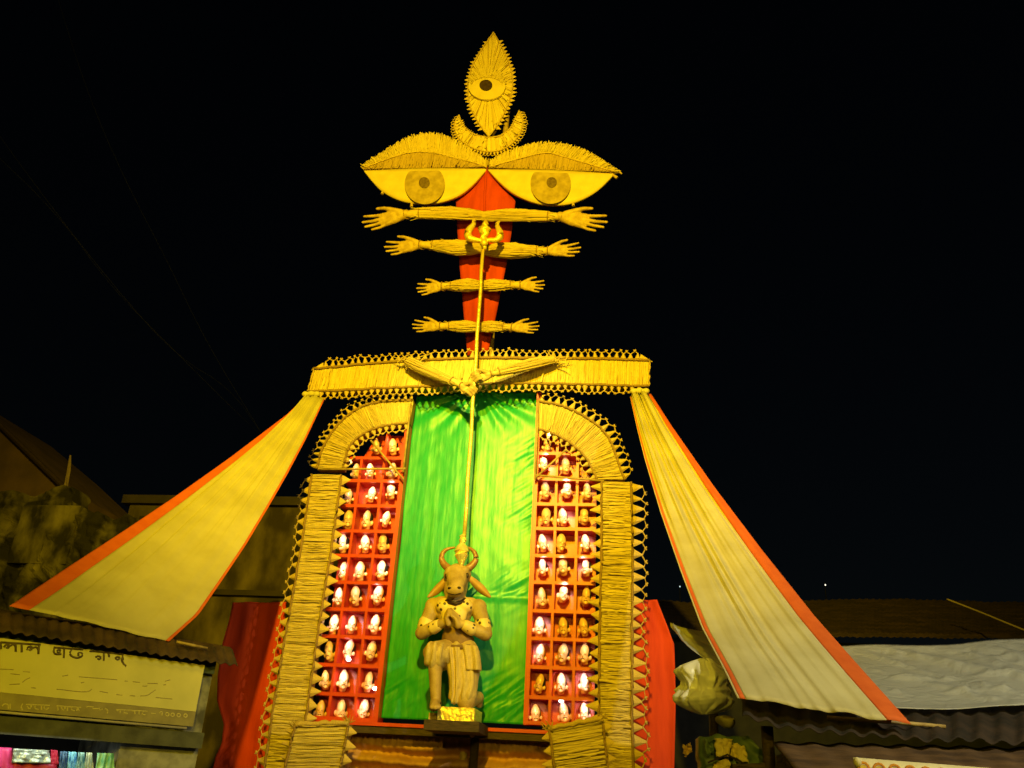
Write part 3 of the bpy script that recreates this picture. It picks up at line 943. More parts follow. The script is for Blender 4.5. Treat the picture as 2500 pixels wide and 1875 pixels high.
_h += [capsule((.06, -.03, .06), (.26, -.06, .19), .08, .058), capsule((.26, -.06, .19), (.43, -.07, .28), .056, .044), capsule((.43, -.07, .28), (.59, -.06, .33), .044, .033)]
HAND = blob(_h, .017, 3)
HAND.materials.append(CLAY)
# the same hand closed round a shaft
_g = [ellipsoid((.25, .05, 0), (.24, .09, .18)), capsule((-.06, 0, 0), (.1, .02, 0), .1, .11)]
for z, kx in ((.15, .44), (.05, .46), (-.05, .45), (-.15, .41)):
    _g += [capsule((.05, .02, z * .4), (kx, .05, z), .085, .06), capsule((kx, .05, z), (kx + .17, -.09, z), .056, .05), capsule((kx + .17, -.09, z), (kx + .05, -.2, z * .98), .05, .046), capsule((kx + .05, -.2, z * .98), (kx - .08, -.16, z * .95), .045, .04)]
_g += [capsule((.08, -.03, .08), (.26, -.14, .18), .08, .06), capsule((.26, -.14, .18), (.42, -.22, .2), .056, .045)]
FIST = blob(_g, .017, 3)
FIST.materials.append(CLAY)

def bundle(name, P, rs, parent, n=46, seed=1, fray=.0, m=STRAW):
    """a sheaf of long stalks bound into a limb"""
    r = random.Random(seed)
    V, F, TT = [], [], []
    ss = [i / 14 for i in range(15)]
    c = resample(P, ss)
    rad = [interp(rs, s) for s in ss]
    ax = (c[-1] - c[0]).normalized()
    e1 = ax.cross(Vector((0, 1, 0))).normalized()
    e2 = ax.cross(e1)
    def add(v, f, tn):
        k = len(V)
        V.extend(v)
        F.extend([tuple(i + k for i in q) for q in f])
        TT.extend([tn] * len(f))
    v, f = tube(c, [q * .88 for q in rad], 12)
    add(v, f, .35)
    for i in range(n):
        a = 2 * math.pi * i / n + r.uniform(-.1, .1)
        tw = r.uniform(-.25, .25)
        i0 = 0 if r.random() < .5 else r.randint(0, 5)
        i1 = 14 if r.random() < .5 else r.randint(9, 14)
        lift = r.uniform(.88, 1.05)
        pts, rr = [], []
        for j in range(i0, i1 + 1):
            aa = a + tw * (j - 7) / 7 + r.uniform(-.03, .03)
            ex = lift
            if fray and r.random() < .06: ex += fray
            pts.append(c[j] + (e1 * math.cos(aa) + e2 * math.sin(aa)) * rad[j] * ex)
            rr.append(rad[j] * r.uniform(.08, .13))
        if fray and r.random() < .12:
            pts.append(pts[-1] + ax * rad[-1] * 1.2 + e1 * math.cos(a) * rad[-1] * .6)
            rr.append(rr[-1] * .4)
        v, f = tube(pts, rr, 4)
        add(v, f, min(1, max(0, r.gauss(.6, .2))))
    o = obj(name, (V, F), m, parent, tint=TT)
    o['kind'] = 'stuff'
    return o
def wraps(P0, P1, r0, r1, parent):
    """pale cuff with crossed cords round the wrist"""
    ax = P1 - P0
    d = ax.normalized()
    e1 = d.cross(Vector((0, 1, 0))).normalized()
    e2 = d.cross(e1)
    obj('wrist_cuff', tube([P0.lerp(P1, q) for q in (0, .3, .7, 1)], [r0 * .95, r0 * .9, r1 * .92, r1 * 1.0], 14), LEAF, parent, sm=True)
    parts = []
    for q in (.02, .93):
        rr = r0 + (r1 - r0) * q
        c = P0.lerp(P1, q)
        parts.append(tube([c + (e1 * math.cos(g * .4488) + e2 * math.sin(g * .4488)) * rr * 1.08 for g in range(15)], .011, 5))
    for sg in (1, -1):
        pts = []
        for g in range(15):
            q = .05 + .86 * g / 14
            aa = sg * (g / 14 - .5) * 3.3 - math.pi / 2
            pts.append(P0.lerp(P1, q) + (e1 * math.cos(aa) * 1 + e2 * math.sin(aa)) * (r0 + (r1 - r0) * q) * 1.06)
        parts.append(tube(pts, .009, 5))
    obj('wrist_cord', join(*parts), ROPE, parent)

YM = -.32
def A2(x, y, Y=YM):
    return at(850 + x / 3.16, 450 + y / 3.16, Y)
def arm(label, pts, rs, wrist, tip, up, seed, hs=1.0):
    """pts: shoulder .. forearm end, wrist, middle fingertip (crop pixels)"""
    P = [A2(*p) for p in pts]
    W_, TP = A2(*wrist), A2(*tip)
    kk = (A2(500, 500) - A2(501, 500)).length
    t = thing('straw_forearm', P[0], label, 'arm', 'straw arms on the red nose board')
    bundle('straw', P, [r_ * kk for r_ in rs], t, seed=seed, fray=.1)
    wraps(P[-1].lerp(W_, -.15), W_, rs[-1] * kk * 1.0, 30 * kk, t)
    d = TP - W_
    L = d.length
    x = d.normalized()
    flip = 1 if x.x > 0 else -1
    y = Vector((0, 1, 0)) * flip
    z = x.cross(y)               # thumb side
    if flip < 0:
        y = -y                   # mirror so the palm still faces the street
    m = Matrix.Identity(4)
    q = (W_ - d * .02) - P[0]
    for i in range(3):
        m[i][0], m[i][1], m[i][2], m[i][3] = x[i] * L, y[i] * L * 1.05, (z[i] * (1 if z.z > 0 else -1)) * L * up, q[i]
    o = link('hand', HAND, None, t)
    o.matrix_local = m
    return t
arm('straw arm with open hand, uppermost pair, pointing away from the cream drape', [(1045, 243), (930, 232), (800, 222), (670, 222), (535, 226)], [32, 42, 46, 44, 40], (425, 234), (112, 322), 1.0, 1)
arm('straw arm with open hand, uppermost pair, on the cream drape side', [(1035, 248), (1160, 238), (1300, 236), (1420, 242), (1555, 246)], [32, 42, 46, 42, 34], (1660, 252), (1995, 322), 1.0, 2)
arm('straw arm with open hand, second pair from the top, pointing away from the cream drape', [(1045, 492), (950, 490), (850, 492), (740, 482), (640, 472)], [34, 52, 56, 46, 34], (545, 466), (279, 508), 1.05, 3)
arm('straw arm with open hand, second pair from the top, on the cream drape side', [(1055, 510), (1160, 508), (1270, 514), (1370, 518), (1465, 515)], [34, 52, 55, 46, 34], (1545, 514), (1797, 510), 1.05, 4)
arm('straw arm with open hand, third pair from the top, pointing away from the cream drape', [(1025, 782), (960, 778), (900, 780), (840, 783), (785, 786)], [30, 42, 44, 38, 29], (718, 788), (528, 822), 1.25, 5)
arm('straw arm with open hand, third pair from the top, on the cream drape side', [(1030, 782), (1090, 777), (1150, 778), (1210, 778), (1262, 777)], [30, 40, 42, 36, 29], (1335, 778), (1516, 796), 1.25, 6)
arm('straw arm with open hand, lowest pair, pointing away from the cream drape', [(1000, 1102), (930, 1098), (880, 1098), (830, 1096), (772, 1095)], [28, 38, 40, 35, 28], (705, 1097), (492, 1100), 1.05, 7)
arm('straw arm with open hand, lowest pair, on the cream drape side', [(1005, 1102), (1070, 1097), (1120, 1097), (1165, 1098), (1205, 1100)], [28, 37, 38, 34, 28], (1268, 1106), (1476, 1112), 1.05, 8)

# two arms on the beam that grip the trident
def A4(x, y, Y):
    return at(960 + x / 5.027, 850 + y / 5.027, Y)
def grip(label, pts, rs, wrist, hand_end, seed, hl):
    P = [A4(*p) for p in pts]
    W_ = A4(*wrist)
    E_ = A4(*hand_end)
    kk = (A4(500, 500, YB) - A4(501, 500, YB)).length
    t = thing('gripping_straw_forearm', P[0], label, 'arm', 'straw arms gripping the trident')
    bundle('straw', P, [r_ * kk for r_ in rs], t, seed=seed, fray=.06)
    wraps(P[-1].lerp(W_, -.1), W_, rs[-1] * kk, 34 * kk, t)
    x = (E_ - W_)
    L = hl
    x.normalize()
    y = Vector((0, 1, 0))
    y = (y - x * y.dot(x)).normalized()
    z = x.cross(y)
    if z.z < 0: z = -z
    m = Matrix.Identity(4)
    q = W_ - P[0]
    for i in range(3):
        m[i][0], m[i][1], m[i][2], m[i][3] = x[i] * L, y[i] * L, z[i] * L, q[i]
    o = link('fist', FIST, None, t)
    o.matrix_local = m
    g = random.Random(seed)
    parts, tn = [], []
    for i in range(30):      # frayed straw at the elbow
        s = P[0] + Vector((g.gauss(0, .07), g.uniform(-.04, .06), g.gauss(0, .03)))
        d = Vector((g.gauss(0, .13), g.uniform(-.06, .06), g.gauss(.02, .05)))
        e = s + d
        pt_ = [s, s + d * .5 + Vector((0, 0, g.uniform(-.03, .04))), e]
        parts.append(tube(pt_, [.011, .009, .004], 4))
    v, f = join(*parts)
    o = obj('straw_tuft', (v, f), STRAW, t, tint=[g.uniform(.2, .8) for _ in range(0)] or [.4] * len(f))
    o['kind'] = 'stuff'
grip('straw arm slanting down along the beam, its fist gripping the trident lower', [(175, 165, -.58), (330, 240, -.62), (480, 305, -.66), (610, 360, -.69), (730, 408, -.71)], [56, 66, 64, 57, 48], (840, 460, -.73), (1000, 560, -.76), 91, .46)
grip('straw arm rising toward the cream drape side of the beam, fist gripping the trident higher', [(1975, 140, -.58), (1820, 165, -.62), (1650, 205, -.66), (1450, 255, -.69), (1290, 292, -.71)], [40, 60, 64, 58, 48], (1190, 318, -.73), (985, 385, -.76), 92, .46)

# ------------------------------------------------------------------ red nose board
rowsL = [(1185, 418), (1150, 455), (1113, 490), (1116, 551), (1121, 637), (1129, 728), (1133, 779), (1141, 868)]
rowsC = [(1190, 418), (1188, 452), (1186, 490), (1184, 555), (1180, 640), (1175, 728), (1172, 780), (1167, 864)]
rowsR = [(1196, 418), (1226, 455), (1258, 490), (1250, 557), (1237, 640), (1219, 728), (1208, 781), (1192, 858)]
YN = 0.03
def nose(s, v):
    l = at(interp([p[0] for p in rowsL], v), interp([p[1] for p in rowsL], v), YN)
    c = at(interp([p[0] for p in rowsC], v), interp([p[1] for p in rowsC], v), YN) + Vector((0, -.13, 0))
    r_ = at(interp([p[0] for p in rowsR], v), interp([p[1] for p in rowsR], v), YN)
    p = l.lerp(c, s * 2) if s < .5 else c.lerp(r_, s * 2 - 1)
    return p + Vector((0, .012 * noise.noise((p.x * 9, 0, p.z * .7)), 0))
t = thing('nose_board', at(1167, 864, YN), 'tapering red cloth-covered board forming the nose between the arms', 'board')
obj('cloth', sheet(nose, 14, 42, .05), REDC, t, sm=True)
obj('centre_ridge', tube([at(x, y, YN) + Vector((0, -.13, 0)) for x, y in rowsC], .022, 8), REDC, t, sm=True)

# ------------------------------------------------------------------ the two great eyes
YE = -.14
def A1(x, y, Y=YE):
    return at(850 + x / 3.16, 50 + y / 3.16, Y)
def eye(label, lower, lid, crease, lash, iris, ir, pupil, pr, twig, seed):
    c = A1(*iris)
    t = thing('great_eye', A1(iris[0], lower[len(lower) // 2][1]), label, 'eye emblem', 'great straw eyes')
    lo = smooth([A1(*p) for p in lower], 2)
    ld = [A1(*p) for p in lid]
    n = 40
    L0, L1 = resample(ld, [i / n for i in range(n + 1)]), resample(lo, [i / n for i in range(n + 1)])
    obj('eye_white', sheet(lambda s, v: L0[round(s * n)].lerp(L1[round(s * n)], v) + Vector((0, -.05 * math.sin(math.pi * s) * (1 - v * v), 0)), n, 8, .07), PAPER, t, sm=True)
    # iris, cut by the lid line
    kk = (A1(500, 1200) - A1(501, 1200)).length
    pts = []
    for i in range(48):
        a = 2 * math.pi * i / 48
        x, y = iris[0] + ir * math.cos(a), iris[1] + ir * math.sin(a)
        f = (x - lid[0][0]) / (lid[-1][0] - lid[0][0])
        y = max(y, lid[0][1] + (lid[-1][1] - lid[0][1]) * f + 6)
        pts.append(A1(x, y, YE - .07))
    ir_o = obj('iris', plate(pts, .016, .003), IRIS, t)
    pts = [A1(pupil[0] + pr * math.cos(2 * math.pi * i / 28), pupil[1] + pr * math.sin(2 * math.pi * i / 28), YE - .085) for i in range(28)]
    obj('pupil', plate(pts, .02, .006), PUPIL, ir_o)
    cr = smooth([A1(*p, YE - .03) for p in crease], 2)
    ls = smooth([A1(*p, YE + .02) for p in lash], 2)
    ldf = [p + Vector((0, -.05, 0)) for p in resample(ld, [i / 30 for i in range(31)])]
    obj('backing', ribbon(cr, [p + Vector((0, .04, 0)) for p in ldf], .05), BACKM, t)
    straw('upper_lid', cr, ldf, 260, t, m=STRAWD, depth=.012, seed=seed, skew=1.0)
    straw('lash_fringe', cr, ls, 420, t, m=STRAW, depth=.02, seed=seed + 1, rag=.16, over=.05, skew=3.0)
    straw('lash_fringe', [p + Vector((0, -.02, 0)) for p in cr], [p + Vector((0, -.03, 0)) for p in ls], 320, t, m=STRAW, depth=.015, seed=seed + 2, rag=.3, over=.06, skew=4)
    rope('lid_rope', [p + Vector((0, -.03, 0)) for p in cr], .013, t, m=LEAF)
    for tw in twig:
        obj('twig', tube([A1(*q) for q in tw], [.02, .03, .012][:len(tw)], 6), CORD, t)
eye('great straw eye with lash fringe, the one away from the cream drape', [(122, 1160), (180, 1235), (260, 1320), (400, 1390), (560, 1415), (700, 1405), (850, 1355), (960, 1270), (1068, 1146)],
    [(122, 1160), (1068, 1146)], [(130, 1140), (330, 1065), (470, 1022), (640, 1016), (800, 1060), (1000, 1108), (1068, 1140)],
    [(98, 1130), (280, 1010), (450, 905), (600, 868), (730, 880), (830, 925), (960, 1005), (1072, 1085)], (590, 1262), 155, (587, 1250), 42,
    [[(175, 1150), (125, 1145), (98, 1126)], [(265, 1322), (262, 1340)], [(490, 1405), (490, 1440)]], 101)
eye('great straw eye with lash fringe, on the cream drape side', [(1078, 1150), (1200, 1280), (1300, 1350), (1450, 1410), (1600, 1425), (1750, 1405), (1900, 1330), (1980, 1260), (2055, 1180)],
    [(1078, 1150), (2055, 1184)], [(1090, 1135), (1300, 1078), (1530, 1018), (1640, 1050), (1750, 1082), (2055, 1172)],
    [(1095, 1085), (1250, 1000), (1400, 955), (1530, 940), (1700, 960), (1860, 1015), (2000, 1105), (2110, 1175)], (1562, 1258), 156, (1570, 1248), 40,
    [[(2030, 1180), (2090, 1165), (2112, 1184)], [(2040, 1190), (2075, 1215)], [(1735, 1410), (1738, 1432)]], 111)

# ------------------------------------------------------------------ third eye and crescent
Y3 = -.02
def A13(x, y, Y=Y3):
    return at(850 + x / 3.16, 50 + y / 3.16, Y)
tl = [(1122, 100), (1060, 190), (1000, 280), (950, 375), (928, 480), (925, 570), (945, 680), (990, 770), (1040, 845), (1085, 905)]
tr = [(1122, 100), (1175, 190), (1230, 300), (1265, 410), (1272, 520), (1250, 620), (1215, 700), (1170, 790), (1130, 850), (1085, 905)]
Lc, Rc = smooth([A13(*p) for p in tl], 2), smooth([A13(*p) for p in tr], 2)
t = thing('third_eye', A13(1085, 905), 'leaf-shaped straw third eye with dark pupil at the very top', 'eye emblem')
obj('backing', ribbon(Lc, Rc, .08), BACKM, t)
cen = A13(1080, 500, Y3 - .02)
straw('straw', [cen.lerp(p, .12) for p in Lc], Lc, 100, t, depth=.014, seed=121, skew=.8, m_seg=3)
straw('straw', [cen.lerp(p, .12) for p in Rc], Rc, 100, t, depth=.014, seed=122, skew=.8, m_seg=3)
rope('edge_rope', [p + Vector((0, -.03, 0)) for p in Lc], .014, t, m=CORD)
rope('edge_rope', [p + Vector((0, -.03, 0)) for p in Rc], .014, t, m=CORD)
teeth(resample(Lc, [.08 + .84 * i / 40 for i in range(41)]), 26, .085, t, -1 if False else 1, seed=5, depth=.03)
teeth(resample(Rc, [.08 + .84 * i / 40 for i in range(41)]), 24, .085, t, -1, seed=6, depth=.03)
ew = [A13(1070 + 142 * math.cos(2 * math.pi * i / 40), 508 + 102 * math.sin(2 * math.pi * i / 40), Y3 - .09) for i in range(40)]
e_ = obj('eye_white', plate(ew, .04, .02), PAPER, t)
arcI = [A13(1070 + 118 * math.cos(a_), 500 - 62 * math.sin(a_), Y3 - .1) for a_ in [math.pi * (.97 - .94 * i / 24) for i in range(25)]]
arcO = [A13(1070 + 152 * math.cos(a_), 500 - 150 * math.sin(a_), Y3 - .06) for a_ in [math.pi * (.97 - .94 * i / 24) for i in range(25)]]
straw('straw', arcI, arcO, 90, t, depth=.01, seed=124, skew=1.0, m_seg=3, rag=.1, over=.1)
pp = [A13(1062 + 50 * math.cos(2 * math.pi * i / 24), 497 + 41 * math.sin(2 * math.pi * i / 24), Y3 - .125) for i in range(24)]
obj('pupil', plate(pp, .03, .006), PUPILD, e_)
obj('stem', tube([A13(1060, 880, .1), A13(1075, 1120, .1)], .05, 8), BAMBOO, t, sm=True)

Y4 = -.1
def A14(x, y): return at(850 + x / 3.16, 50 + y / 3.16, Y4)
co_ = [(858, 738), (818, 800), (828, 870), (870, 935), (970, 1000), (1090, 1025), (1205, 1003), (1290, 935), (1340, 855), (1352, 775), (1320, 705)]
ci_ = [(858, 738), (875, 800), (915, 852), (985, 893), (1045, 907), (1090, 911), (1140, 906), (1190, 893), (1255, 842), (1290, 770), (1320, 705)]
Oc, Ic = smooth([A14(*p) for p in co_], 2), smooth([A14(*p) for p in ci_], 2)
t = thing('straw_crescent', A14(1090, 1025), 'straw crescent moon with toothed rim cradling the third eye', 'crescent')
obj('backing', ribbon(Oc, Ic, .07), BACKM, t)
straw('straw', Ic, Oc, 90, t, depth=.02, seed=131, skew=1.0, m_seg=3)
rope('edge_rope', [p + Vector((0, -.03, 0)) for p in Oc], .014, t, m=CORD)
rope('edge_rope', [p + Vector((0, -.03, 0)) for p in Ic], .014, t, m=CORD)
tp = teeth(Oc, 42, .075, t, 1, seed=7, depth=.03)
lattice(tp, t, .008, .02, 1, knots=False)
teeth(resample(Ic, [.06 + .88 * i / 30 for i in range(31)]), 32, .05, t, -1, seed=8, depth=.03)

# ================================================================== DRAPES AND SIDE PANELS
# ------------------------------------------------------------------ red cloth side panels behind the columns
def side_panel(label, left, right, Y, seed):
    n = len(left)
    def f(s, v):
        k = v * (n - 1)
        l = at(interp([p[0] for p in left], v), interp([p[1] for p in left], v), Y)
        r_ = at(interp([p[0] for p in right], v), interp([p[1] for p in right], v), Y)
        p = l.lerp(r_, s)
        return p + Vector((0, .03 * math.sin(s * 11 + seed + 2 * noise.noise((s * 2, v * 3, seed))) + .03 * noise.noise((s * 3, v * 5, seed + 3)), 0))
    v, fc = sheet(f, 26, 60, .02)
    # carry the cloth down to the street
    o = obj('red_side_cloth', (v, fc), mat('deep_red_cloth', (0.52, 0.036, 0.01), (0.66, 0.055, 0.015), 0.8, 2.2, 0.3, 90, stretch=(3, 3, .5)), sm=True, origin=tuple(at(*left[-1], Y)))
    tag(o, label, 'cloth', 'red cloth panels beside the gate')
side_panel('red cloth panel with wavy edge between the lettered shop and the straw column', [(566, 1470), (558, 1510), (540, 1575), (530, 1650), (528, 1710), (545, 1768), (540, 1815), (522, 1850), (512, 1900), (505, 2060), (505, 2140)],
           [(700, 1470), (695, 1510), (690, 1575), (680, 1650), (675, 1710), (668, 1768), (660, 1815), (655, 1850), (650, 1900), (640, 2060), (640, 2140)], .34, 1)
side_panel('red cloth panel between the straw column and the crumpled cream bundle', [(1500, 1464), (1500, 1530), (1500, 1570), (1500, 1700), (1500, 1875), (1500, 2180)],
           [(1604, 1464), (1630, 1530), (1646, 1572), (1650, 1700), (1646, 1875), (1642, 2180)], .34, 5)
t = thing('side_frame', (0, .45, 0), 'dark timber uprights standing behind the red cloth side panels', 'frame')
for px in (672, 1515):
    p = at(px, 1470, .45)
    obj('upright', box(p.x - .05, p.x + .05, .42, .52, 0, p.z + .02), WOODD, t)

CREAM = mat('cream_cotton', (0.64, 0.57, 0.29), (0.77, 0.7, 0.4), 0.75, 2.0, 0.2, 120, translucent=0.28, stretch=(1, 1, 1), sheen=0.15)
ORANGE = mat('orange_cotton', (0.72, 0.13, 0.02), (0.8, 0.16, 0.025), 0.75, 6, 0.15, 120, translucent=0.15)

# ------------------------------------------------------------------ shop on the lettered side: a frame of its own
ALF = R(50)
SU = HF * math.cos(ALF) + RT * math.sin(ALF)      # along the shop front, going away
SN = Vector((SU.y, -SU.x, 0))                     # out of the shop front
SO = at(480, 1750, -4.5)
SO.z = 0
def shop(s, z, o=0.0):
    return SO + SU * s + SN * o + Vector((0, 0, z))
def shop_at(px, py, o=0.0):
    return on_plane(px, py, SO + SN * o, SN)
def sbox(s0, s1, z0, z1, o0, o1):
    return obox(shop(s0, z0, o0), SU * (s1 - s0), SN * (o1 - o0), Vector((0, 0, z1 - z0)), 0)

def drape(label, Lp, Rp, y0, yL, yR, cuts, seed, amp, bottom_wave=.02):
    n, m = 46, 64
    Lw, Rw = resample([Vector((x, y, 0)) for x, y in Lp], [i / n for i in range(n + 1)]), resample([Vector((x, y, 0)) for x, y in Rp], [i / n for i in range(n + 1)])
    def f(s, v):
        k = round(v * n)
        a = at(Lw[k].x, Lw[k].y, y0 + (yL - y0) * (v ** .85))
        b = at(Rw[k].x, Rw[k].y, y0 + (yR - y0) * (v ** .85))
        p = a.lerp(b, s)
        e = min(1, 6 * s) * min(1, 6 * (1 - s))
        fold = .8 * noise.noise((s * 6 + seed, v * .9, seed)) + (.9 - 1.8 * abs(noise.noise((s * 10 + seed, v * .8, seed + 2)))) * .8 + .3 * noise.noise((s * 21 + seed, v * .7, seed + 4))
        p = p + Vector((-.25, -1, .15)) * amp * fold * e * (1.25 - v)
        p.z += bottom_wave * noise.noise((s * 7, seed, 1)) * max(0, v - .9) * 10 * e
        # the cloth sags between its edges
        p.z -= .22 * math.sin(math.pi * s) * math.sin(math.pi * v) * .35
        return p
    t = thing('cloth_drape', f(.5, 1.0), label, 'drape', 'drapes tied to the beam ends')
    for (s0, s1, mm, nm, nn) in cuts:
        obj(nm, sheet(lambda s, v: f(s0 + (s1 - s0) * s, v), nn, n, .006, Vector((0.1, .99, -.1))), mm, t, sm=True)
    # tied knot at the beam
    c = f(.5, 0)
    kn = [ellipsoid(c + Vector((dx, -.04, dz)), (.06, .05, .05), nu=10, nv=6) for dx, dz in ((-.1, .02), (0, .03), (.1, .02))]
    me = blob(kn, .02, 2, wloc(t))
    link('knot', me, CREAM, t)
    return t
dl, dr = shop_at(22, 1480, 0.0), shop_at(412, 1566, 0.0)
drape('cream cotton drape with orange border falling to the roof of the lettered shop', [(742, 972), (700, 1012), (560, 1118), (430, 1210), (300, 1297), (160, 1388), (22, 1480)],
      [(792, 975), (745, 1075), (700, 1160), (655, 1238), (600, 1330), (545, 1412), (485, 1500), (412, 1566)], -.42, dl.y, dr.y,
      [(0, .115, ORANGE, 'orange_border', 8), (.115, .978, CREAM, 'cloth', 56), (.978, 1, ORANGE, 'orange_border', 3)], 1.3, .14)
drape('cream cotton drape with orange border falling to the dark roof by silvery tarpaulin', [(1538, 968), (1556, 1050), (1575, 1125), (1612, 1250), (1660, 1390), (1712, 1530), (1770, 1640), (1800, 1704)],
      [(1590, 962), (1640, 1040), (1745, 1190), (1860, 1342), (1990, 1505), (2110, 1640), (2225, 1768)], -.42, -5.34, -5.34,
      [(0, .014, CREAM, 'white_hem', 2), (.014, .05, ORANGE, 'orange_border', 3), (.05, .865, CREAM, 'cloth', 56), (.865, 1, ORANGE, 'orange_border', 8)], 5.1, .14)

# ------------------------------------------------------------------ the lettered shop
PLAST = mat('old_plaster', (0.09, 0.085, 0.07), (0.36, 0.34, 0.27), 0.9, 5, 0.6, 9)
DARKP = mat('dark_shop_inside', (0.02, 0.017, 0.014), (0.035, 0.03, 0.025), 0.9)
SIGN = mat('yellow_signboard', (0.54, 0.5, 0.18), (0.66, 0.6, 0.23), 0.55, 2.2, 0.06, 12)
OLIVE = mat('olive_strip', (0.24, 0.2, 0.09), (0.32, 0.27, 0.12), 0.6, 8)
RUST = mat('rusty_tin', (0.035, 0.02, 0.012), (0.085, 0.048, 0.025), 0.75, 5, 0.5, 26)
TEAL = mat('faded_green_board', (0.035, 0.045, 0.03), (0.12, 0.14, 0.08), 0.8, 6)
t = thing('shop_hut', shop(-1.5, 0, 0), 'low shop with corrugated tin roof under the cream drape, facing the street', 'shop')
obj('pillar', join(sbox(-.62, .12, 0, 2.5, -2.4, -.1)), PLAST, t)
obj('pillar', join(sbox(-5.2, -4.6, 0, 2.5, -2.4, -.1)), PLAST, t)
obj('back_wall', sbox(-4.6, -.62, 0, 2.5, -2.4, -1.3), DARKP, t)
obj('counter', sbox(-4.6, -.62, 0, 1.15, -.5, -.12), WOODD, t)
obj('lintel', sbox(-5.2, .1, 1.82, 1.96, -.1, .02), mat('grey_lintel', (0.05, 0.05, 0.035), (0.1, 0.1, 0.07), 0.8, 6, .3, 20), t)
obj('fascia', sbox(-5.2, .1, 2.5, 2.72, -.4, -.012), TEAL, t)
def corr(s, v):
    z0, z1 = 2.615, 2.79
    ss = -5.3 + 5.56 * s
    o_ = .15 - .2 * min(1, v * 3) - 2.4 * max(0, v - 1 / 3) * 1.5
    z = z0 + (z1 - z0) * min(1, v * 3) + .35 * max(0, v - 1 / 3) * 1.5 - .02 * (ss + 2) * .5
    return shop(ss, z + .011 * math.sin(ss * 2 * math.pi / .098) + .008 * noise.noise((ss, v * 3, 0)), o_)
obj('tin_roof', sheet(corr, 420, 12, .006, Vector((0, 0, -1))), RUST, t, sm=True)
obj('roof_batten', tube([shop_at(430, 1572, .1) + Vector((0, 0, .02)), shop_at(505, 1588, .1) + Vector((0, 0, .02))], .014, 7), BAMBOO, t, sm=True)
obj('rail', tube([shop(-5, 1.985, .06), shop(-.1, 1.985, .06)], .012, 7), mat('pale_rail', (0.5, 0.45, 0.3), (0.6, 0.52, 0.34), 0.4), t, sm=True)

t = thing('shop_signboard', shop(-1.5, 2.0, .03), 'pale yellow shop signboard with dark hand-painted lettering under the tin roof', 'sign')
obj('board', sbox(-5, -.03, 2.14, 2.57, -.008, .03), SIGN, t)
obj('lower_strip', sbox(-5, -.035, 2.005, 2.137, -.006, .045), OLIVE, t)
def strokes(lines, r, off):
    parts = []
    for ln in lines:
        P = [shop_at(x / 3.95, 1480 + y / 3.95, off) for x, y in ln]
        if len(P) > 2: P = smooth(P, 1)
        parts.append(tube(P, r, 5))
    return join(*parts)
INK = mat('dark_sign_ink', (0.08, 0.055, 0.04), (0.16, 0.12, 0.07), 0.6, 30)
INK2 = mat('faded_sign_ink', (0.3, 0.25, 0.12), (0.4, 0.34, 0.17), 0.6, 30)
INK3 = mat('light_sign_ink', (0.5, 0.43, 0.19), (0.58, 0.5, 0.22), 0.6, 30)
row1 = [[(0, 348), (390, 372)], [(5, 345), (8, 415)], [(38, 398), (52, 372), (84, 368), (92, 392), (70, 410), (60, 392), (104, 380), (128, 366), (150, 384), (150, 440)], [(150, 352), (150, 440)], [(208, 354), (208, 446)],
        [(258, 425), (268, 394), (300, 386), (312, 410), (290, 430), (278, 412), (318, 402), (345, 392), (368, 412), (370, 460)], [(375, 372), (370, 462)],
        [(515, 398), (800, 418)], [(522, 405), (514, 440), (536, 466), (592, 462)], [(545, 430), (572, 416), (586, 436), (562, 450), (548, 436)], [(618, 404), (614, 498)],
        [(690, 420), (668, 452), (690, 486), (745, 502), (790, 484), (794, 452), (764, 444), (744, 462), (762, 476)],
        [(860, 432), (1190, 462)], [(918, 492), (950, 478), (978, 500), (954, 516), (940, 502)], [(1000, 444), (1000, 526)], [(1045, 452), (1050, 490)], [(1108, 502), (1136, 484), (1158, 504), (1132, 518), (1114, 506)],
        [(1180, 460), (1184, 522)], [(1168, 498), (1180, 545), (1215, 578)]]
row2 = [[(600, 675), (655, 665)], [(760, 680), (950, 695), (1130, 710)], [(1200, 720), (1230, 722)], [(1280, 728), (1350, 735)], [(1420, 745), (1520, 745)], [(1590, 725), (1640, 708)], [(0, 605), (130, 612)], [(100, 650), (190, 660)],
        [(220, 630), (290, 635)], [(215, 735), (250, 705), (290, 690)], [(90, 755), (190, 750)], [(300, 785), (345, 790)], [(545, 800), (620, 808), (760, 825), (850, 825), (885, 800)], [(960, 820), (1040, 835)], [(1120, 850), (1180, 858)],
        [(1250, 862), (1300, 865)], [(1350, 865), (1420, 862), (1465, 830), (1500, 805)], [(1500, 880), (1660, 895)], [(1370, 770), (1420, 770)], [(1575, 760), (1600, 755)], [(780, 740), (810, 732)]]
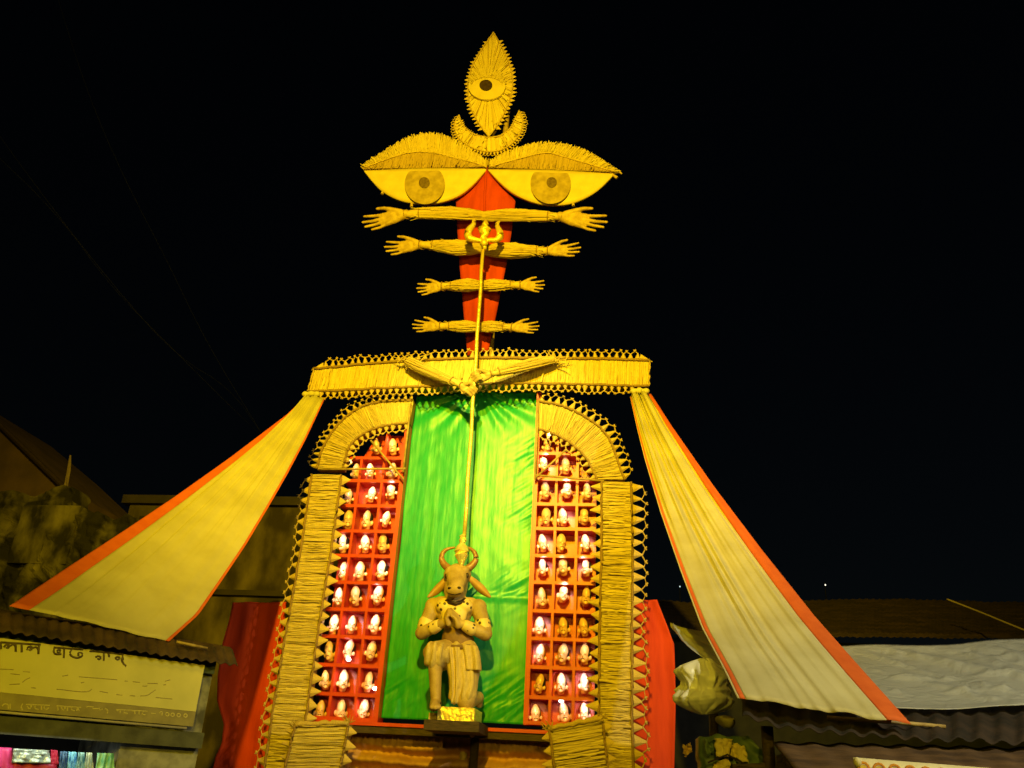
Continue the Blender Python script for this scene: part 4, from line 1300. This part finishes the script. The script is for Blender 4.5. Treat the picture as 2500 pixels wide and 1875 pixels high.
row3 = [[(20, 965), (40, 942), (80, 948), (80, 990)], [(98, 942), (98, 990)], [(218, 940), (202, 968), (216, 1002)], [(250, 948), (480, 958)], [(262, 962), (276, 992), (300, 986), (300, 950)], [(340, 954), (335, 990), (370, 996)],
        [(400, 960), (400, 1000)], [(430, 958), (420, 990), (455, 1000), (470, 976)], [(545, 962), (780, 978)], [(556, 964), (560, 1006)], [(590, 968), (600, 1006), (625, 1000), (625, 968)], [(650, 970), (650, 1010)], [(690, 974), (682, 1000), (720, 1010)],
        [(740, 978), (762, 1006)], [(762, 980), (736, 1006)], [(830, 980), (850, 966), (900, 976)], [(890, 990), (960, 988)], [(950, 992), (965, 1004), (990, 992)], [(1010, 985), (1030, 996), (1042, 1015), (1030, 1036)], [(1120, 998), (1420, 1014)],
        [(1124, 1012), (1160, 996), (1160, 1032)], [(1200, 1004), (1190, 1030), (1230, 1036)], [(1270, 1008), (1300, 1012), (1300, 1040)], [(1340, 1012), (1340, 1046)], [(1380, 1016), (1370, 1044), (1400, 1050)], [(1455, 1035), (1500, 1038)],
        [(1540, 1032), (1550, 1016), (1566, 1026), (1560, 1056)]]
for cx_, cy_ in ((1612, 1044), (1664, 1048), (1722, 1052), (1788, 1056)):
    row3.append([(cx_ + 17 * math.cos(q * .785), cy_ + 17 * math.sin(q * .785)) for q in range(9)])
for nm, rw, rr, mm, off in (('lettering', row1, .0095, INK, .029), ('lettering', row2, .005, INK2, .028), ('lettering', row3, .006, INK3, .044)):
    o = obj(nm, strokes(rw, rr, off), mm, t)
    o['kind'] = 'stuff'

# goods hanging in the shop front
def goods(name, label, cat, pts, m, o_=-.02, fold=.01, extra=None):
    P = [shop_at(x, y, o_) for x, y in pts]
    a, b, c_, d = P
    f = lambda s, v: a.lerp(b, s).lerp(d.lerp(c_, s), v) + SN * (fold * math.sin(s * 17 + v * 4) + fold * noise.noise((s * 5, v * 5, pts[0][0])))
    ob = obj(name, sheet(f, 14, 14, .02, -SN), m, sm=True, origin=tuple(c_.lerp(d, .5)))
    tag(ob, label, cat, 'goods hanging in the shop front')
    return ob
goods('hanging_cloth', 'magenta cloth hanging in the shop front at the picture edge', 'cloth', [(-30, 1822), (30, 1826), (35, 1960), (-30, 1955)], mat('magenta_cloth', (0.5, 0.02, 0.12), (0.6, 0.05, 0.2), 0.5))
goods('goods_packet', 'silvery grey packet hanging beside the magenta cloth', 'packet', [(32, 1827), (122, 1832), (122, 1864), (30, 1862)], mat('silver_packet', (0.2, 0.24, 0.2), (0.5, 0.55, 0.45), 0.25, 30, .4, 30, metal=.3), .0, .02)
goods('hanging_cloth', 'crimson cloth hanging below the silvery grey packet', 'cloth', [(30, 1864), (140, 1866), (140, 1960), (30, 1955)], mat('crimson_cloth', (0.42, 0.02, 0.06), (0.52, 0.03, 0.09), 0.5), -.04)
goods('hanging_cloth', 'crimson strip of cloth between the silvery packet and the blue packets', 'cloth', [(124, 1830), (142, 1832), (142, 1866), (124, 1866)], MATS['crimson_cloth'], -.04)
for i, (x0_, x1_, lab, c1_, c2_) in enumerate(((148, 166, 'navy blue packet nearest the crimson strip in the shop front', (0.01, 0.03, 0.1), (0.1, 0.2, 0.35)), (168, 188, 'bright blue packet hanging between navy and teal packets', (0.03, 0.15, 0.4), (0.25, 0.6, 0.7)),
                                              (191, 208, 'teal striped packet in the middle of the blue packets', (0.03, 0.12, 0.16), (0.3, 0.5, 0.45)), (211, 227, 'pale striped packet hanging next to the sea-green bag', (0.2, 0.28, 0.24), (0.6, 0.65, 0.45)),
                                              (238, 279, 'wide sea-green bag last in the row of hanging packets', (0.1, 0.45, 0.35), (0.4, 0.75, 0.45)))):
    goods('goods_packet', lab, 'packet', [(x0_, 1834 + i), (x1_, 1835 + i), (x1_ + 1, 1900), (x0_ - 6, 1900)], mat(f'packet_print_{"abcde"[i]}', c1_, c2_, 0.3, 9, .2, 20, stretch=(3, 3, 1)), .0, .012)
# unseen fill lamp, added at the shop front to light the goods
d = bpy.data.lights.new('shop_fill_light', 'AREA')
d.shape = 'RECTANGLE'
d.size, d.size_y = 1.0, .05
d.energy = 2.2
d.color = (.85, 1, .9)
lo = bpy.data.objects.new('shop_fill_light', d)
lo.location = shop(-1.4, 1.79, .12)
lo.rotation_euler = (SN * -.5 + Vector((0, 0, -1))).to_track_quat('-Z', 'Y').to_euler()
C.objects.link(lo)

# ------------------------------------------------------------------ old buildings behind the shop
MOSS = mat('mossy_old_wall', (0.018, 0.015, 0.01), (0.26, 0.22, 0.1), 0.95, 1.5, 0.9, 6, stretch=(1.3, 1, .8), detail=10, lo=.44, hi=.74)
GREYW = mat('dim_brown_wall', (0.022, 0.017, 0.012), (0.05, 0.038, 0.028), 0.9, 1.2, 0.4, 6)
def down_to(pts, Y):
    P = [at(x, y, Y) for x, y in pts]
    return P + [Vector((P[-1].x, Y, 0)), Vector((P[0].x, Y, 0))]
g = random.Random(4)
prof = [(-140, 1205), (0, 1200), (60, 1203), (118, 1196), (122, 1184), (160, 1180), (166, 1190), (164, 1212), (182, 1224), (184, 1240), (230, 1250), (290, 1260), (335, 1264), (420, 1268)]
t = thing('ruined_wall', (at(150, 1500, 3).x, 3, 0), 'tall mossy stained old wall with broken top behind the shop', 'wall')
pr_ = resample([at(x, y, 3) for x, y in prof], [i / 110 for i in range(111)])
def ruin(s_, v):
    p = pr_[round(s_ * 110)]
    z = p.z * (1 - v ** 1.3)
    q = Vector((p.x, 3, z + .1 * noise.noise((p.x * 3, 0, 4)) * (1 - v)))
    return q + Vector((0, .25 * noise.noise((p.x * .8, z * .8, 0)) + .22 * noise.noise((p.x * 2.4, z * 2.4, 5)) + .1 * noise.noise((p.x * 7, z * 7, 8)), .06 * noise.noise((p.x * 6, z, 2)) * (v < .02)))
obj('masonry', sheet(ruin, 110, 120, .6), MOSS, t)
for (px, pw, y0_, y1_) in ((66, 100, 1236, 1380),):
    a, b = at(px, y0_, 3), at(px + pw, y1_, 3)
    obj('buttress', box(min(a.x, b.x), max(a.x, b.x), 2.9, 3.0 - .003, max(0, b.z), a.z), MOSS, t)
t = thing('flat_roofed_building', (at(500, 1400, 6).x, 6, 0), 'flat-roofed stained building rising behind the cream drape', 'building')
a, b = at(318, 1232, 6), at(735, 1232, 6)
obj('wall', box(a.x, b.x, 6, 10, 0, a.z), mat('stained_yellow_wall', (0.035, 0.026, 0.016), (0.22, 0.17, 0.08), 0.95, .9, 0.6, 6, stretch=(1.3, 1, .7), detail=10, lo=.42, hi=.72), t)
obj('parapet', box(a.x - .15, b.x + .1, 5.85, 10, a.z + .003, at(318, 1212, 6).z), GREYW, t)
obj('vent_hole', box(at(340, 1268, 6).x, at(362, 1268, 6).x, 5.985, 6.2, at(340, 1275, 6).z, at(340, 1260, 6).z), DARKP, t)
obj('ledge_band', box(a.x - .08, b.x + .05, 5.88, 6.0 - .004, at(500, 1440, 6).z - .12, at(500, 1440, 6).z), GREYW, t)
t = thing('gabled_house', (at(-60, 1200, 8).x, 8, 0), 'dark brown gable end of a house above the mossy wall', 'house')
obj('gable', plate(down_to([(-420, 1180), (-120, 940), (0, 1042), (150, 1186)], 8), 5), mat('brown_gable', (0.12, 0.075, 0.05), (0.18, 0.11, 0.075), 0.9, 1.5, .3, 8), t)
ge = [at(-420, 1175, 7.8), at(-120, 935, 7.8), at(0, 1038, 7.8), at(156, 1190, 7.8)]
obj('roof_edge', tube(ge, .07, 6), WOODD, t)
p = at(158, 1196, 4)
t = thing('broken_post', (p.x, 4, p.z - .5), 'pale broken post standing up behind the mossy wall', 'post')
obj('shaft', tube([p + Vector((0, 0, -.5)), p, at(168, 1150, 4), at(172, 1112, 4)], [.05, .05, .045, .02], 7), mat('weathered_post', (0.18, 0.13, 0.13), (0.24, 0.18, 0.17), 0.8, 10), t)

# ------------------------------------------------------------------ right hand side: tin roof, tarpaulin, roofs, stall
t = thing('roadside_shed', (4.6, -4, 0), 'dark tin-roofed shed under the cream drape and silvery tarpaulin', 'shed')
eav = [(1812, 1746), (1900, 1772), (2050, 1788), (2200, 1800), (2350, 1806), (2640, 1822)]
upp = [(1812, 1722), (1900, 1744), (2050, 1766), (2200, 1775), (2350, 1774), (2640, 1770)]
E0 = resample([at(x, y, -5.35) for x, y in eav], [i / 160 for i in range(161)])
E1 = resample([at(x, y, -5.02) for x, y in upp], [i / 160 for i in range(161)])
E2 = resample([Vector((3.75, -2.3, 2.95)), Vector((7.4, -2.3, 2.95))], [i / 160 for i in range(161)])
def shed(s, v):
    k = round(s * 160)
    p = E0[k].lerp(E1[k], v * 3) if v < 1 / 3 else E1[k].lerp(E2[k], (v - 1 / 3) * 1.5)
    return p + Vector((0, 0, .018 * math.sin(k * .62) + .02 * noise.noise((k * .05, v * 4, 3))))
obj('tin_roof', sheet(shed, 160, 18, .01, Vector((0, 0, -1))), mat('darkened_tin', (0.012, 0.008, 0.006), (0.035, 0.02, 0.013), 0.85, 5, 0.5, 26), t, sm=True)  # rusty tin with its colour darkened to subdue the strong lamp's light
obj('wall', box(3.75, 7.2, -5.0, -2.6, 0, 2.0), mat('shed_boards', (0.05, 0.026, 0.014), (0.12, 0.065, 0.03), 0.85, 3, .5, 14, stretch=(1, 1, 7)), t)
for x in (3.4, 7.0):
    obj('post', tube([Vector((x, -2.7, 0)), Vector((x, -2.7, 3.0))], .05, 8), WOODD, t, sm=True)
obj('post', tube([Vector((3.62, -5.0, 0)), Vector((3.62, -5.0, 2.2))], .05, 8), WOODD, t, sm=True)
def awn(s, v):
    a = at(1890 + 700 * s, 1812 + 16 * s, -5.2)
    b = at(1960 + 720 * s, 1900 + 16 * s, -6.1)
    return a.lerp(b, v) + Vector((0, 0, .01 * math.sin(s * 60)))
obj('board_awning', sheet(awn, 60, 8, .02, Vector((0, 0, -1))), MATS['shed_boards'], t, sm=True)
tag(obj('bamboo_batten', tube([at(2020, 1752, -5.08), at(2180, 1763, -5.08), at(2308, 1774, -5.08)], .016, 8), BAMBOO, sm=True, origin=tuple(at(2200, 1770, -5.08))), 'thin bamboo batten holding the foot of the cream drape on the shed', 'pole')

TARP = bpy.data.materials.new('silvery_tarpaulin')
TARP.use_nodes = True
_n = TARP.node_tree
_b = _n.nodes['Principled BSDF']
_b.inputs['Base Color'].default_value = (0.62, 0.62, 0.6, 1)
_b.inputs['Roughness'].default_value = 0.28
_b.inputs['Specular IOR Level'].default_value = 0.7
_tr = _n.nodes.new('ShaderNodeBsdfTransparent')
_tl = _n.nodes.new('ShaderNodeBsdfTranslucent')
_tl.inputs[0].default_value = (0.5, 0.5, 0.48, 1)
_m1 = _n.nodes.new('ShaderNodeMixShader')
_m1.inputs[0].default_value = .3
_m2 = _n.nodes.new('ShaderNodeMixShader')
_m2.inputs[0].default_value = .12
_n.links.new(_b.outputs[0], _m1.inputs[1])
_n.links.new(_tl.outputs[0], _m1.inputs[2])
_n.links.new(_m1.outputs[0], _m2.inputs[1])
_n.links.new(_tr.outputs[0], _m2.inputs[2])
_n.links.new(_m2.outputs[0], _n.nodes['Material Output'].inputs[0])
_co = _n.nodes.new('ShaderNodeTexCoord')
_z = _n.nodes.new('ShaderNodeTexNoise')
_z.inputs['Scale'].default_value = 5
_z.inputs['Detail'].default_value = 6
_z.inputs['Distortion'].default_value = 1.2
_n.links.new(_co.outputs['Object'], _z.inputs[0])
_bp = _n.nodes.new('ShaderNodeBump')
_bp.inputs['Strength'].default_value = .5
_bp.inputs['Distance'].default_value = .05
_n.links.new(_z.outputs[0], _bp.inputs['Height'])
_n.links.new(_bp.outputs[0], _b.inputs['Normal'])
tt = [(1636, 1533), (1662, 1545), (1720, 1556), (1800, 1572), (1900, 1590), (2000, 1594), (2060, 1591), (2140, 1586), (2230, 1590), (2330, 1588), (2400, 1578), (2450, 1574), (2640, 1572)]
tb = [(1648, 1548), (1672, 1590), (1730, 1632), (1790, 1668), (1860, 1700), (1950, 1722), (2060, 1738), (2150, 1744), (2230, 1748), (2330, 1750), (2400, 1744), (2450, 1740), (2640, 1736)]
T0 = smooth([at(x, y, -2.5) for x, y in tt], 1)
T1 = smooth([at(x, y, -4.45) for x, y in tb], 1)
T0, T1 = resample(T0, [i / 120 for i in range(121)]), resample(T1, [i / 120 for i in range(121)])
def tarp(s, v):
    k = round(s * 120)
    p = T0[k].lerp(T1[k], v)
    w_ = .07 * noise.noise((s * 6 - v * 3.5, v * .8, 1)) + .03 * noise.noise((s * 22 - v * 9, v * 3, 5)) - .1 * abs(noise.noise((s * 8 - v * 5, v * 1.0, 9))) - .045 * abs(noise.noise((s * 19 - v * 4, v * 6, 12))) - .02 * abs(noise.noise((s * 40 + v * 9, v * 12, 15)))
    for c_ in (.52, .73):
        w_ += .03 * max(0, 1 - abs(v - c_ - .04 * noise.noise((s * 5, 0, c_))) / .03)
    e = min(1, 8 * v) * min(1, 8 * (1 - v))
    return p + Vector((0, -.4, 1)) * (max(-.04, w_) * e + .06)
tag(obj('tarpaulin', sheet(tarp, 120, 50, .004, Vector((0, .4, -1))), TARP, sm=True, origin=(4.6, -4, 2.8)), 'wrinkled silvery plastic tarpaulin spread over the shed roof', 'tarpaulin')

# crumpled cream bundle hanging from the tarpaulin corner
YQ = -4.4
def Q(x, y, d=0): return at(x, y, YQ - d)
q0 = .0045
b0_ = Q(1716, 1742)
prof_r = [10, 22, 34, 43, 47, 45, 40, 38, 44, 50, 50, 44, 30, 8]
prof_x = [1722, 1716, 1712, 1714, 1718, 1722, 1722, 1720, 1716, 1714, 1716, 1718, 1718, 1718]
def pouch(s_, v):
    th = s_ * 2 * math.pi
    c_ = Q(interp(prof_x, v), 1608 + 136 * v)
    w1 = noise.noise((math.cos(th) * 1.1, math.sin(th) * 1.1, v * 2.6)) * 2.4
    pl = abs(math.sin(th * 6.5 + v * 2.2 + w1 * .8)) ** .7
    pl2 = abs(math.sin(th * 11 - v * 3 + w1 * 1.3 + 1)) ** .8
    rr = interp(prof_r, v) * q0 * (1 + .2 * (pl - .6) + .09 * (pl2 - .6) + .16 * noise.noise((math.cos(th) * 2, math.sin(th) * 2, v * 4)))
    if .62 < v < .74: rr *= 1 - .14 * math.sin((v - .62) / .12 * math.pi) * (math.sin(th * 1 + .5) > -.6)
    return c_ + Vector((math.cos(th) * rr * 1.15, math.sin(th) * rr * .9, .03 * math.sin(th * 2 + v * 4) * math.sin(math.pi * v)))
v_, f_ = grid(pouch, 96, 60)
me = bpy.data.meshes.new('cloth_bundle')
me.from_pydata([tuple(p - b0_) for p in v_], [], f_)
me.polygons.foreach_set('use_smooth', [True] * len(me.polygons))
o = link('cloth_bundle', me, mat('cream_satin', (0.82, 0.8, 0.7), (0.88, 0.86, 0.78), 0.3, 4, .1, 20, spec=.7, translucent=.15), None, b0_)
tag(o, 'crumpled cream satin bundle tied at the tarpaulin corner beside the red cloth', 'cloth bundle')

# green and yellow covered stall top
YG = -4.9
t = thing('stall_cover', at(1800, 1880, YG), 'green tarpaulin stall cover with yellow cloth patches below the cream bundle', 'stall')
GRN = mat('green_stall_tarp', (0.035, 0.07, 0.035), (0.12, 0.17, 0.07), 0.45, 6, .4, 14)
YEL = mat('yellow_stall_cloth', (0.55, 0.42, 0.08), (0.68, 0.55, 0.16), 0.6, 6, .3, 20)
def crump(pts, th, seed, amp=.03):
    a, b, c_, d = [at(x, y, YG) for x, y in pts]
    return sheet(lambda s, v: a.lerp(b, s).lerp(d.lerp(c_, s), v) + Vector((noise.noise((s * 4, v * 4, seed)) * amp, noise.noise((s * 3, v * 3, seed + 7)) * amp * 2, noise.noise((s * 4, v * 4, seed + 3)) * amp)), 14, 12, th)
obj('green_tarp', crump([(1708, 1797), (1826, 1796), (1930, 1905), (1712, 1905)], .5, 1), GRN, t, sm=True)
def yoff(vf, d): return [p + Vector((0, -d, 0)) for p in vf[0]], vf[1]
for i, pts in enumerate(([(1742, 1803), (1786, 1806), (1778, 1846), (1746, 1850)], [(1787, 1812), (1816, 1826), (1826, 1866), (1780, 1846)], [(1740, 1864), (1776, 1850), (1784, 1890), (1736, 1895)], [(1716, 1806), (1738, 1803), (1742, 1840), (1724, 1846)])):
    obj('yellow_patch', yoff(crump(pts, .03, 11 + i, .02), .09), YEL if i < 3 else GRN, t, sm=True)
obj('rib', tube([at(1728, 1862, YG - .14), at(1776, 1842, YG - .16), at(1812, 1862, YG - .14)], .008, 6), DK, t)
obj('dark_board', yoff(crump([(1784, 1866), (1910, 1862), (1915, 1900), (1784, 1900)], .06, 31, .01), .12), WOODD, t)
p = at(1772, 1757, -4.8)
o = obj('cloth_hood', ellipsoid(p, (.085, .08, .04)), mat('olive_hood', (0.16, 0.13, 0.035), (0.24, 0.2, 0.06), 0.7), sm=True, origin=tuple(p))
me = o.data
for v in me.vertices:
    v.co = v.co + Vector((0, 0, -.03 * max(0, -v.co.z / .04) ** 2)) + v.normal * .03 * noise.noise(v.co * 14)
tag(o, 'small olive cloth hood between the cream bundle and the green stall cover', 'hood')
o = obj('cloth_scrap', crump([(1668, 1822), (1684, 1812), (1690, 1836), (1670, 1846)], .02, 41, .03), mat('orange_scrap', (0.5, 0.3, 0.05), (0.62, 0.4, 0.08), 0.7), sm=True, origin=tuple(at(1680, 1846, YG)))
tag(o, 'small orange-yellow scrap of cloth beside the green stall cover', 'cloth')

# patterned cloth roll at the lower edge
t = thing('patterned_awning', at(2240, 1880, -6.6), 'cream awning cloth printed with orange rings at the bottom edge', 'awning')
def pat(s, v):
    a = at(2084 + 340 * s, 1861 + 27 * s, -6.6)
    return a + Vector((0, -.06 * math.sin(min(1, v * 2.2) * math.pi / 2) - .1 * v, .03 * math.cos(min(1, v * 2.2) * math.pi / 2) - .35 * v))
obj('cloth', sheet(pat, 40, 14, .01), mat('cream_print_cloth', (0.6, 0.54, 0.34), (0.68, 0.62, 0.42), 0.7, 20), t, sm=True)
RING = mat('orange_ring_print', (0.66, 0.26, 0.02), (0.72, 0.32, 0.03), 0.7)
RINGY = mat('yellow_print', (0.68, 0.48, 0.06), (0.74, 0.55, 0.1), 0.7)
for i in range(9):
    c_ = pat((i + .45) / 9, .17) + Vector((0, -.012, 0))
    obj('ring_print', tube([c_ + Vector((.034 * math.cos(q * .5236), -.002 - .0 * q, .034 * math.sin(q * .5236))) for q in range(13)], .009, 5), RING, t)
    obj('dot_print', plate([c_ + Vector((.022 * math.cos(q * .5236), -.004, .022 * math.sin(q * .5236))) for q in range(12)], .003), RINGY, t)
obj('rolled_end', ellipsoid(pat(0, .1) + Vector((.01, -.03, .005)), (.026, .03, .032), nu=12, nv=8), MATS['cream_print_cloth'], t, sm=True)

# dim roofs in the distance
TILE = mat('dark_tiles', (0.02, 0.011, 0.008), (0.05, 0.028, 0.02), 0.85, 3, .6, 18, stretch=(1, 3, 3))
t = thing('tiled_house', (8, 6, 0), 'long dark tiled roof house behind the silvery tarpaulin', 'house')
def troof(s, v):
    a = at(1600 + 1050 * s, 1466 + 4 * math.sin(s * 9), 8)
    b = at(1600 + 1050 * s, 1538 + 14 * s, 5)
    p = a.lerp(b, v)
    return p + Vector((0, 0, .012 * math.sin(s * 400) + .03 * ((v * 9) % 1) + .03 * noise.noise((s * 20, v * 6, 0))))
obj('roof', sheet(troof, 240, 27, .08, Vector((0, 0, -1))), TILE, t)
a, b = at(1600, 1538, 5.4), at(2640, 1552, 5.4)
obj('wall', box(a.x, b.x, 5.5, 8, 0, a.z - .12), mat('dark_house_wall', (0.012, 0.012, 0.014), (0.02, 0.02, 0.022), 0.9), t)
def cable(name, label, pts, Y, r_, m):
    P = smooth([at(x, y, yy) for (x, y), yy in zip(pts, Y)], 2)
    tag(obj(name, tube(P, r_, 5), m, sm=True, origin=tuple(P[-1])), label, 'cable')
cable('slack_cord', 'pale cord slanting down across the dark tiled roof', [(2312, 1463), (2400, 1497), (2450, 1518), (2560, 1562)], [4.6, 4, 3.6, 3], .018, mat('pale_cable', (0.35, 0.28, 0.18), (0.42, 0.34, 0.22), 0.7))
WIRE = mat('black_wire', (0.006, 0.006, 0.008), (0.01, 0.01, 0.012), 0.7, spec=.1)
cable('overhead_wire', 'faint overhead wire lowest across the black sky', [(-60, 250), (95, 465), (270, 690), (430, 870), (560, 945), (640, 1060)], [-4, -3, -2, -1, 0, 1], .0022, WIRE)
cable('overhead_wire', 'faint overhead wire in the middle of the three across the sky', [(-60, 330), (140, 520), (270, 700), (400, 830), (560, 990), (640, 1065)], [-4, -3, -2, -1, 0, 1], .002, WIRE)
cable('overhead_wire', 'faint overhead wire uppermost and steepest across the black sky', [(130, -40), (210, 220), (300, 430), (410, 640), (500, 830), (640, 1060)], [-4, -3, -2, -1, 0, 1], .002, WIRE)
for px, py, lab, e in ((2015, 1428, 'tiny far lamp glinting above the tiled roof', 1.5), (1660, 1432, 'tiny bluish far lamp beside the inner edge of the cream drape', .7)):
    p = at(px, py, 16)
    o = obj('far_lamp', ellipsoid(p, (.022, .022, .028), nu=8, nv=6), mat('far_lamp_glow_' + ('white' if e > 1 else 'blue'), (.8, .8, .8), emit=(1, .95, .8) if e > 1 else (.5, .8, 1), estr=e), origin=tuple(p))
    tag(o, lab, 'lamp')
    tag(obj('lamp_post', tube([Vector((p.x, 16.08, 0)), Vector((p.x, 16.08, p.z + .1))], .015, 6), WIRE, origin=(p.x, 16.08, 0)), 'dark post carrying the ' + lab.split(' glint')[0].split(' beside')[0], 'post')

# bare bulbs that show at the cell ceilings
for px, py, lab in ((1370, 1711, 'bare white bulb under the shelf above the bottom row of the right cabinet'), (851, 1610, 'bare white bulb below the middle mask, third row from bottom, left cabinet'), (916, 1681, 'bare white bulb beside the inner mask, second row from bottom, left cabinet')):
    p = at(px, py, -.1)
    tag(obj('bare_bulb', ellipsoid(p, (.035, .03, .026), nu=12, nv=8), LEDM, sm=True, origin=tuple(p)), lab, 'bulb')
